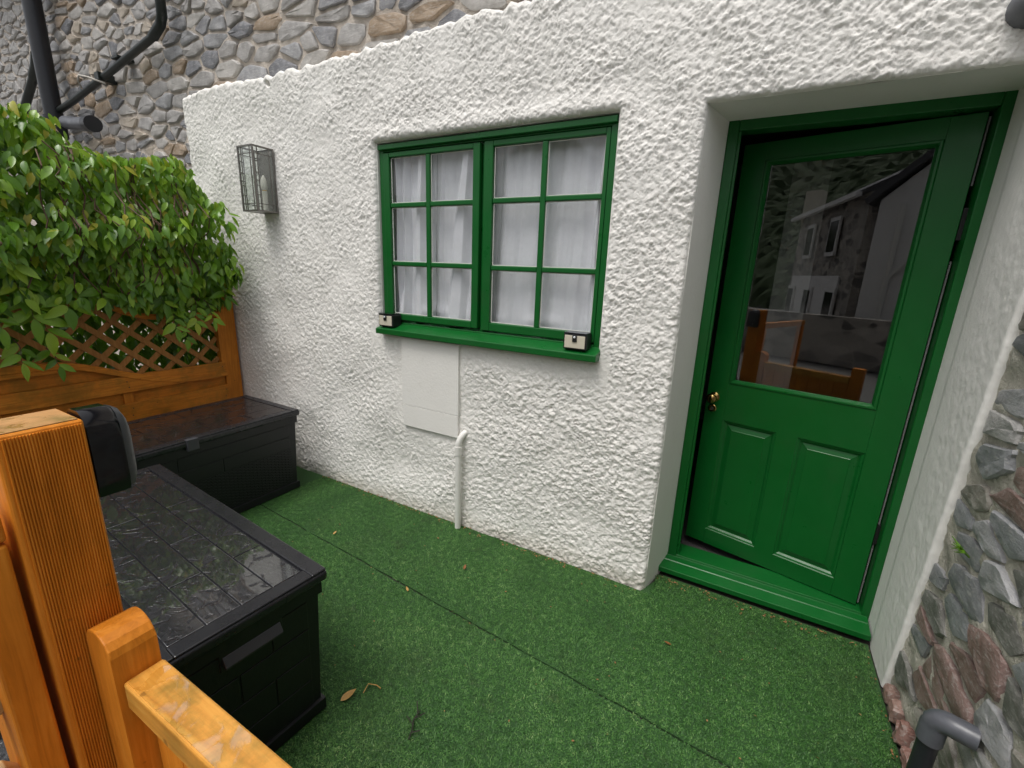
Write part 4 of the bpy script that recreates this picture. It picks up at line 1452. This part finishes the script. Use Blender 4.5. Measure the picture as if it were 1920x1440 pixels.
side = thing('side_gate', 'orange timber gate frame left of the ribbed post with diagonal brace', 'gate', (-1.09, -2.1, 0))
MB().box(-0.17, 0.0, 0.122, 0.173, 0.0, 1.103).build('stile', 'wood_z', side, bevel=0.005)  # unseen depth added at the back to darken the gap beside the post
MB().box(-0.06, 0.0, -0.75, 0.174, 1.109, 1.165).build('top_rail', 'fence_y', side, bevel=0.005)
MB().box(-0.06, 0.0, -0.75, -0.70, 0.0, 1.103).build('stile', 'wood_z', side, bevel=0.005)
MB().bar((-0.075, 0.12, 0.785), (-0.075, -0.72, 0.24), 0.072, 0.03, (1, 0, 0)).build('brace', 'light_wood', side, bevel=0.003)
MB().bar((-0.075, 0.12, 0.60), (-0.075, -0.72, 0.07), 0.06, 0.03, (1, 0, 0)).build('brace', 'light_wood', side, bevel=0.003)

# wet black sheet on the ground beyond the side gate
u = np.arange(-2.6, -1.02, 0.02); w = np.arange(-3.4, -1.86, 0.02)
U, Wg = np.meshgrid(u, w)
zz_ = 0.03 + 0.018 * (1 + low_noise(*U.shape, 0.02, 0.06, 91) * 0.5) + 0.006 * band_noise(*U.shape, 0.02, 0.12, 0.4, 92)
o = grid_object('plastic_sheet', U, Wg, np.maximum(zz_, 0.0), None, 'tarp')
tag(o, 'wrinkled wet black plastic sheet on the ground behind the gate braces', 'sheet')

# ================================================================== WALL LANTERN
ln = thing('wall_lantern', 'grey metal box lantern with clear panes on the white wall', 'lantern', (-3.125, -0.008, 1.925))
def bars(mb, pts, r_):
    for a, b in pts:
        mb.bar(a, b, r_, r_, (0.2, 0.3, 0.9) if abs(a[2] - b[2]) < 1e-6 else (0, 1, 0))
w2, dp, H = 0.078, 0.142, 0.400
fm = MB()
c8 = [(-w2, 0, 0), (w2, 0, 0), (w2, -dp, 0), (-w2, -dp, 0)]
for z in (0.0, H):
    for i in range(4):
        a, b = c8[i], c8[(i + 1) % 4]
        fm.bar((a[0], a[1], z), (b[0], b[1], z), 0.012, 0.010)
for p in c8:
    fm.bar((p[0], p[1], -0.005), (p[0], p[1], H + 0.005), 0.010, 0.010, (0, 1, 0))
# inner frame lines with rungs
i2 = 0.024
for (x0, y0, x1, y1) in ((-w2, -dp, w2, -dp), (w2, -dp, w2, 0), (-w2, -dp, -w2, 0)):
    dx, dy = (x1 - x0), (y1 - y0)
    L = math.hypot(dx, dy); ux, uy = dx / L, dy / L
    for s_ in (i2 + 0.006, L - i2 - 0.006):
        fm.bar((x0 + ux * s_, y0 + uy * s_, 0), (x0 + ux * s_, y0 + uy * s_, H), 0.005, 0.005, (0, 1, 0))
    for z in (0.045, H - 0.045):
        fm.bar((x0, y0, z), (x1, y1, z), 0.005, 0.005)
    for z in (0.10, 0.16, 0.19, 0.24, 0.31):
        for s_ in ((0, i2 + 0.006),):
            fm.bar((x0 + ux * s_[0], y0 + uy * s_[0], z), (x0 + ux * s_[1], y0 + uy * s_[1], z), 0.005, 0.005)
fm.build('frame', 'lantern', ln)
MB().box(-w2 + 0.006, w2 - 0.006, -0.006, 0.010, -0.004, H + 0.004).build('back_plate', 'lantern', ln)
MB().box(-w2 + 0.006, w2 - 0.006, -dp + 0.006, -0.007, -0.004, 0.004).build('base_plate', 'lantern', ln)
for nm, q_ in (('a', MB().box(-w2 + 0.007, w2 - 0.007, -dp - 0.001, -dp + 0.001, 0.006, H - 0.006)), ('b', MB().box(w2 - 0.001, w2 + 0.001, -dp + 0.007, -0.008, 0.006, H - 0.006)), ('c', MB().box(-w2 - 0.001, -w2 + 0.001, -dp + 0.007, -0.008, 0.006, H - 0.006))):
    q_.build('pane', 'lamp_glass', ln)
sk = MB().lathe([(0.017, 0), (0.017, 0.13)], (0.026, -0.048, 0.006), (0, 0, 1), 14)
sk.build('candle_tube', 'bulb', ln, smooth=False)
bl = MB().lathe([(0.013, 0), (0.021, 0.02), (0.022, 0.05), (0.015, 0.08), (0.004, 0.1)], (0.026, -0.048, 0.1365), (0, 0, 1), 14)
smooth_by_angle(bl.build('bulb', 'bulb', ln), 60)
MB().lathe([(0.015, 0), (0.015, 0.014)], (0.026, -0.048, 0.136), (0, 0, 1), 14).build('bulb_collar', 'gold', ln)

# ================================================================== SOLAR LIGHTS on the sill
def solar(x, z, label, s_=1.0):
    t_ = thing('solar_light', label, 'light', (x, -0.003, z), 0, 'solar lights on the window sill')
    w_, h_, d_ = 0.060 * s_, 0.078 * s_, 0.050
    MB().box(-w_, w_, -d_, 0.028, 0, h_).build('housing', 'black', t_, bevel=0.005)
    MB().prism([(-w_ + 0.002, -d_ - 0.004, h_ + 0.0005), (w_ - 0.002, -d_ - 0.004, h_ + 0.0005), (w_ - 0.002, 0.026, h_ + 0.0005), (-w_ + 0.002, 0.026, h_ + 0.0005)], (0, 0, 0.005)).build('solar_panel', 'gloss_black', t_, bevel=0.001)
    MB().box(-w_ + 0.007, w_ - 0.007, -d_ - 0.003, -d_ + 0.001, 0.008, h_ - 0.008).build('light_panel', 'cream', t_, bevel=0.0015)
    MB().box(-0.012, 0.012, -d_ - 0.008, -d_ - 0.0032, h_ * 0.50, h_ - 0.004).build('sensor_mount', 'black', t_, bevel=0.004)
    dm = MB().lathe([(0.006, 0), (0.005, 0.004), (0.002, 0.006)], (0, -d_ - 0.0082, h_ * 0.80), (0, -1, 0), 12)
    smooth_by_angle(dm.build('sensor', 'sensor', t_), 60)
solar(-2.018, 1.229, 'small black and cream solar light at the left end of the green sill', 0.97)
solar(-0.768, 1.231, 'small black and cream solar light at the right end of the green sill', 1.0)

# ================================================================== PIPES
# white overflow pipe
px_, py_ = -1.466, -0.045
path = [(px_, py_, -0.005), (px_, py_, 0.20), (px_, py_, 0.40), (px_, py_, 0.555)]
for i in range(1, 9):
    a = R_(78) * i / 8
    path.append((px_ + 0.035 * (1 - math.cos(a)), py_ + 0.070 * (1 - math.cos(a)), 0.555 + 0.085 * math.sin(a)))
path.append((px_ + 0.05, 0.05, 0.645))
ov = thing('overflow_pipe', 'white plastic overflow pipe bending into the wall beside the cover board', 'pipe', (0, 0, 0))
smooth_by_angle(MB().tube(path, 0.0185, 18).build('tube', 'pipe_white', ov), 50)
smooth_by_angle(MB().tube([(px_, py_, 0.50), (px_, py_, 0.553)], 0.0212, 18).build('socket', 'pipe_white', ov), 50)
# black soil pipe on the stone house with two waste branches and a stub
soil = thing('soil_pipe', 'thick black vertical soil pipe on the stone house above the climber', 'pipe', (0, 0, 0))
smooth_by_angle(MB().tube([(-6.80, 0.12, 1.5), (-6.80, 0.12, 3.0), (-6.80, 0.12, 4.69)], 0.076, 24).build('tube', 'pipe_black', soil), 50)
smooth_by_angle(MB().tube([(-6.80, 0.12, 2.78), (-6.80, 0.12, 2.98)], 0.088, 24).build('socket', 'pipe_black', soil), 50)
MB().box(-6.90, -6.70, 0.10, 0.275, 4.25, 4.30).build('bracket', 'pipe_black', soil)
wp = [(-4.545, 0.175, 4.69), (-4.545, 0.175, 3.9), (-4.56, 0.175, 3.50), (-4.60, 0.175, 3.43), (-4.70, 0.175, 3.365), (-4.9, 0.175, 3.333), (-5.7, 0.175, 3.205), (-6.45, 0.165, 3.085), (-6.72, 0.15, 3.04)]
wst = thing('waste_pipe', 'thin dark waste pipe slanting down the stone house to the soil pipe', 'pipe', (0, 0, 0))
smooth_by_angle(MB().tube(wp, 0.030, 16).build('tube', 'pipe_green', wst), 60)
smooth_by_angle(MB().tube([(-4.552, 0.175, 3.60), (-4.56, 0.175, 3.47), (-4.60, 0.175, 3.42), (-4.74, 0.175, 3.358)], 0.037, 16).build('elbow', 'pipe_green', wst), 60)
MB().box(-5.78, -5.70, 0.13, 0.275, 3.17, 3.24).build('clip', 'pipe_green', wst, bevel=0.004)
MB().box(-5.42, -5.30, 0.135, 0.275, 3.29, 3.312).build('clip', 'pipe_green', wst, bevel=0.004)
cbp = [(-6.02, 0.11, 3.13), (-6.05, 0.10, 3.20), (-5.95, 0.08, 3.225), (-5.80, 0.09, 3.19), (-5.66, 0.16, 3.14)]
wire = MB().tube(cbp, 0.008, 8).build('cable', 'wire', None, smooth=True)
tag(wire, 'pale loop of cable hooked round the slanting waste pipe', 'cable')
wst2 = thing('waste_branch', 'short dark waste pipe joining the soil pipe from the left', 'pipe', (0, 0, 0))
smooth_by_angle(MB().tube([(-7.10, 0.17, 3.62), (-7.16, 0.18, 3.53), (-7.28, 0.18, 3.46), (-7.80, 0.18, 3.15), (-8.2, 0.18, 2.9)], 0.040, 16).build('tube', 'pipe_green', wst2), 60)
smooth_by_angle(MB().tube([(-7.05, 0.16, 3.60), (-7.18, 0.18, 3.52), (-7.30, 0.18, 3.44)], 0.05, 16).build('elbow', 'pipe_green', wst2), 60)
stub = thing('pipe_stub', 'open ended dark pipe stub sticking out above the leaves', 'pipe', (0, 0, 0))
smooth_by_angle(MB().tube([(-6.55, 0.13, 2.90), (-6.2, 0.10, 2.84), (-5.78, 0.05, 2.785)], 0.062, 20).build('tube', 'pipe_grey', stub), 50)
smooth_by_angle(MB().tube([(-5.90, 0.07, 2.80), (-5.74, 0.045, 2.78)], 0.070, 20).build('collar', 'pipe_black', stub), 50)
# grey elbow standing at the foot of the garden wall
ge = thing('grey_drain_elbow', 'grey plastic drain pipe with elbow at the foot of the stone wall', 'pipe', (0, 0, 0))
gp_ = [(0.615, -0.648, 0.0), (0.615, -0.648, 0.2), (0.615, -0.648, 0.36)]
smooth_by_angle(MB().tube(gp_, 0.0245, 20).build('tube', 'pipe_black', ge), 50)
el = [(0.615, -0.648, 0.345), (0.615, -0.648, 0.40)]
for i in range(1, 7):
    a = R_(90) * i / 6
    el.append((0.615 + 0.034 * (1 - math.cos(a)), -0.648 - 0.020 * (1 - math.cos(a)), 0.40 + 0.030 * math.sin(a)))
el.append((0.690, -0.680, 0.430))
smooth_by_angle(MB().tube(el, 0.0305, 20).build('elbow', 'pipe_grey', ge), 55)
# downpipe end at the top right corner above the door
dpz = thing('downpipe_bend', 'dark grey downpipe bend at the top right corner above the door', 'pipe', (0, 0, 0))
dp_ = [(0.64, -0.12, 3.6), (0.64, -0.12, 2.62), (0.636, -0.118, 2.54), (0.61, -0.10, 2.45), (0.59, -0.07, 2.425), (0.575, -0.02, 2.42), (0.57, 0.03, 2.42)]
smooth_by_angle(MB().tube(dp_, 0.055, 20).build('tube', 'pipe_grey', dpz), 55)

# ================================================================== LITTER
def small_leaf(name, x, y, L, rz, m, label, z=0.012):
    vs, fs = leaf_geo(L, L * 0.42, 0.3, -0.15)
    o = MB().add(vs, fs).build(name, m, None, smooth=True)
    o.location = (x, y, z); o.rotation_euler = (0.1, 0.15, rz)
    tag(o, label, 'leaf')
small_leaf('fallen_leaf', -1.150, -1.235, 0.062, R_(-20), 'leaf_tan', 'single tan fallen leaf on the turf near the black storage box')
small_leaf('fallen_leaf', -1.333, -0.658, 0.03, R_(60), 'leaf_tan', 'tiny pinkish dry leaf lying just beside the turf seam')
small_leaf('fallen_leaf', -1.190, -0.372, 0.034, R_(20), 'leaf_brown', 'round brown fallen leaf on the turf below the window')
small_leaf('fallen_leaf', -0.113, -0.310, 0.034, R_(100), 'leaf_brown', 'curled rust brown leaf on the turf in front of the door')
small_leaf('fallen_leaf', -2.045, -0.520, 0.030, R_(10), 'leaf_tan', 'small yellow leaf on the turf in front of the far storage box')
tw = MB()
b0 = Vector((-0.835, -1.215, 0.014))
tw.tube([b0, b0 + Vector((-.01, .03, .003)), b0 + Vector((-.03, .06, .0)), b0 + Vector((-.032, .10, .003))], 0.0025, 6)
for (t0_, dx, dy) in ((.02, .025, .02), (.045, -.04, .012), (.07, .02, .03), (.09, -.028, .03)):
    q0 = b0 + Vector((-t0_ * .4, t0_, .002))
    tw.tube([q0, q0 + Vector((dx, dy, .004))], 0.002, 5)
tag(tw.build('twig', 'twig'), 'dark forked twig lying on the turf', 'twig')
tw = MB()
b0 = Vector((-1.10, -1.17, 0.014))
tw.tube([b0, b0 + Vector((-.01, .035, .004)), b0 + Vector((.02, .05, .0)), b0 + Vector((.045, .045, .004))], 0.002, 6)
tag(tw.build('straw', 'leaf_tan'), 'bent piece of tan straw beside the fallen leaf', 'straw')
lt = MB()
lr = random.Random(3)
for i in range(420):
    q_ = lr.random()
    if q_ < 0.42:
        x = lr.uniform(-2.75, -0.31); y = -0.022 - abs(lr.gauss(0, .022))
    elif q_ < 0.66:
        x = lr.uniform(-0.26, 0.67); y = 0.150 - abs(lr.gauss(0, .03))
    elif q_ < 0.76:
        x = 0.665 - abs(lr.gauss(0, .015)); y = lr.uniform(-0.9, 0.12)
    else:
        x = lr.uniform(-2.4, 0.6); y = lr.uniform(-1.3, -0.05)
    s_ = lr.uniform(0.003, 0.009) * (1 if q_ < .76 else .8)
    z = lr.uniform(0.006, 0.014)
    a = lr.uniform(0, 6.3)
    e1 = Vector((math.cos(a), math.sin(a), lr.uniform(-.3, .3))) * s_
    e2 = Vector((-math.sin(a), math.cos(a), lr.uniform(-.3, .3))) * s_ * lr.uniform(.25, .6)
    c0 = Vector((x, y, z))
    lt.add([c0 - e1, c0 - e2, c0 + e1, c0 + e2 + Vector((0, 0, .002))], [(0, 1, 2, 3)])
tag(lt.build('leaf_litter', 'debris_m'), 'scattered crumbs of dry leaf litter along the wall foot', 'litter', kind='stuff')

# ================================================================== what the door glass mirrors, behind the camera
hl_x, hl_z = np.meshgrid(np.linspace(-40, 30, 220), np.linspace(0, 1, 50))
hr = 13 + 2.2 * np.sin(hl_x * 0.21) + 1.2 * np.sin(hl_x * 0.53 + 1)
hz_ = hr * hl_z ** 0.8
hy_ = -24 - 22 * hl_z + 0.16 * np.random.default_rng(2).normal(0, 1, hl_x.shape)
o = grid_object('hill', hl_x, hy_, hz_ + 0.13 * np.random.default_rng(3).normal(0, 1, hl_x.shape), None, 'hill', None, False)
tag(o, kind='structure')
tr_ = thing('stone_terrace', 'dark stone terraced house across the yard mirrored in the door glass', 'building', (0, 0, 0))
tb = MB().prism([(-6.2, -14.0, 0), (-2.75, -9.6, 0), (-5.9, -7.0 - 4.2, 0), (-9.0, -15.6, 0)], (0, 0, 0.01))
p0, p1 = Vector((-6.0, -13.6, 0)), Vector((-2.9, -9.5, 0))
dirv = (p1 - p0).normalized()
nrm = Vector((dirv.y, -dirv.x, 0))      # towards -y side (back)
if nrm.y > 0:
    nrm = -nrm
tw_ = MB().prism([p0, p1, p1 + nrm * 5, p0 + nrm * 5], (0, 0, 3.55))
tw_.build('wall', 'far_wall', tr_)
rf = MB()
e0, e1 = p0 - nrm * 0.25 + Vector((0, 0, 3.55)), p1 - nrm * 0.25 + Vector((0, 0, 3.55))
rg0, rg1 = p0 + nrm * 2.5 + Vector((0, 0, 5.0)), p1 + nrm * 2.5 + Vector((0, 0, 5.0))
b0_, b1_ = p0 + nrm * 5.2 + Vector((0, 0, 3.55)), p1 + nrm * 5.2 + Vector((0, 0, 3.55))
rf.add([e0, e1, rg1, rg0, b0_, b1_], [(0, 1, 2, 3), (3, 2, 5, 4), (0, 3, 4), (1, 5, 2), (0, 4, 5, 1)])
MB().prism([p0 - nrm * 0.04 + dirv * 0.3, p1 - nrm * 0.04 - dirv * 0.8, p1 - dirv * 0.8, p0 + dirv * 0.3], (0, 0, 1.75)).build('whitewashed_ground_floor', 'far_white', tr_)
roof_t = rf.build('roof', 'slate', tr_)
MB().bar(e0 + Vector((0, 0, -.05)), e1 + Vector((0, 0, -.05)), 0.12, 0.1).build('gutter', 'far_white', tr_)
ch = p0 + dirv * 0.1 + nrm * 0.25
MB().box(ch.x - .22, ch.x + .22, ch.y - .22, ch.y + .22, 3.3, 4.35).build('chimney', 'cream', tr_)
for f_, z0_ in ((0.30, 2.25), (0.68, 2.25), (0.12, 0.5), (0.45, 0.5), (0.8, 0.5)):
    c0 = p0 + (p1 - p0) * f_ - nrm * 0.05
    wv = dirv * 0.34
    MB().prism([c0 - wv + Vector((0, 0, z0_)), c0 + wv + Vector((0, 0, z0_)), c0 + wv + Vector((0, 0, z0_ + 0.95)), c0 - wv + Vector((0, 0, z0_ + 0.95))], -nrm * 0.05).build('window', 'far_white', tr_)
    MB().prism([c0 - wv * .78 + Vector((0, 0, z0_ + .1)) - nrm * .051, c0 + wv * .78 + Vector((0, 0, z0_ + .1)) - nrm * .051, c0 + wv * .78 + Vector((0, 0, z0_ + .85)) - nrm * .051, c0 - wv * .78 + Vector((0, 0, z0_ + .85)) - nrm * .051], -nrm * 0.01).build('window_glass', 'gloss_black', tr_)
wh = thing('white_gable_house', 'plain white gable house across the yard mirrored in the door glass', 'building', (0, 0, 0))
MB().prism([(-2.62, -9.2, 0), (-2.62, -9.2, 3.30), (-1.3, -9.2, 4.5), (0.6, -9.2, 4.9), (0.6, -9.2, 0)], (0, -5, 0)).build('wall', 'far_white', wh)
rf = MB()
rf.prism([(-2.80, -9.05, 3.22), (-1.3, -9.05, 4.58), (0.6, -9.05, 4.98), (0.6, -9.05, 5.08), (-1.35, -9.05, 4.70), (-2.88, -9.05, 3.32)], (0, -5.3, 0))
rf.build('roof', 'slate', wh)
MB().tube([(-2.2, -9.15, 0), (-2.2, -9.15, 3.2)], 0.05, 10).build('downpipe', 'pipe_white', wh)
MB().tube([(-2.2, -9.15, 1.7), (-1.9, -9.15, 2.1)], 0.04, 10).build('waste_branch', 'pipe_white', wh)
yw = MB().box(-9, 3, -7.6, -7.4, 0, 0.95).build('yard_wall', 'far_wall')
tag(yw, 'low stone wall across the lane mirrored in the door glass', 'wall')
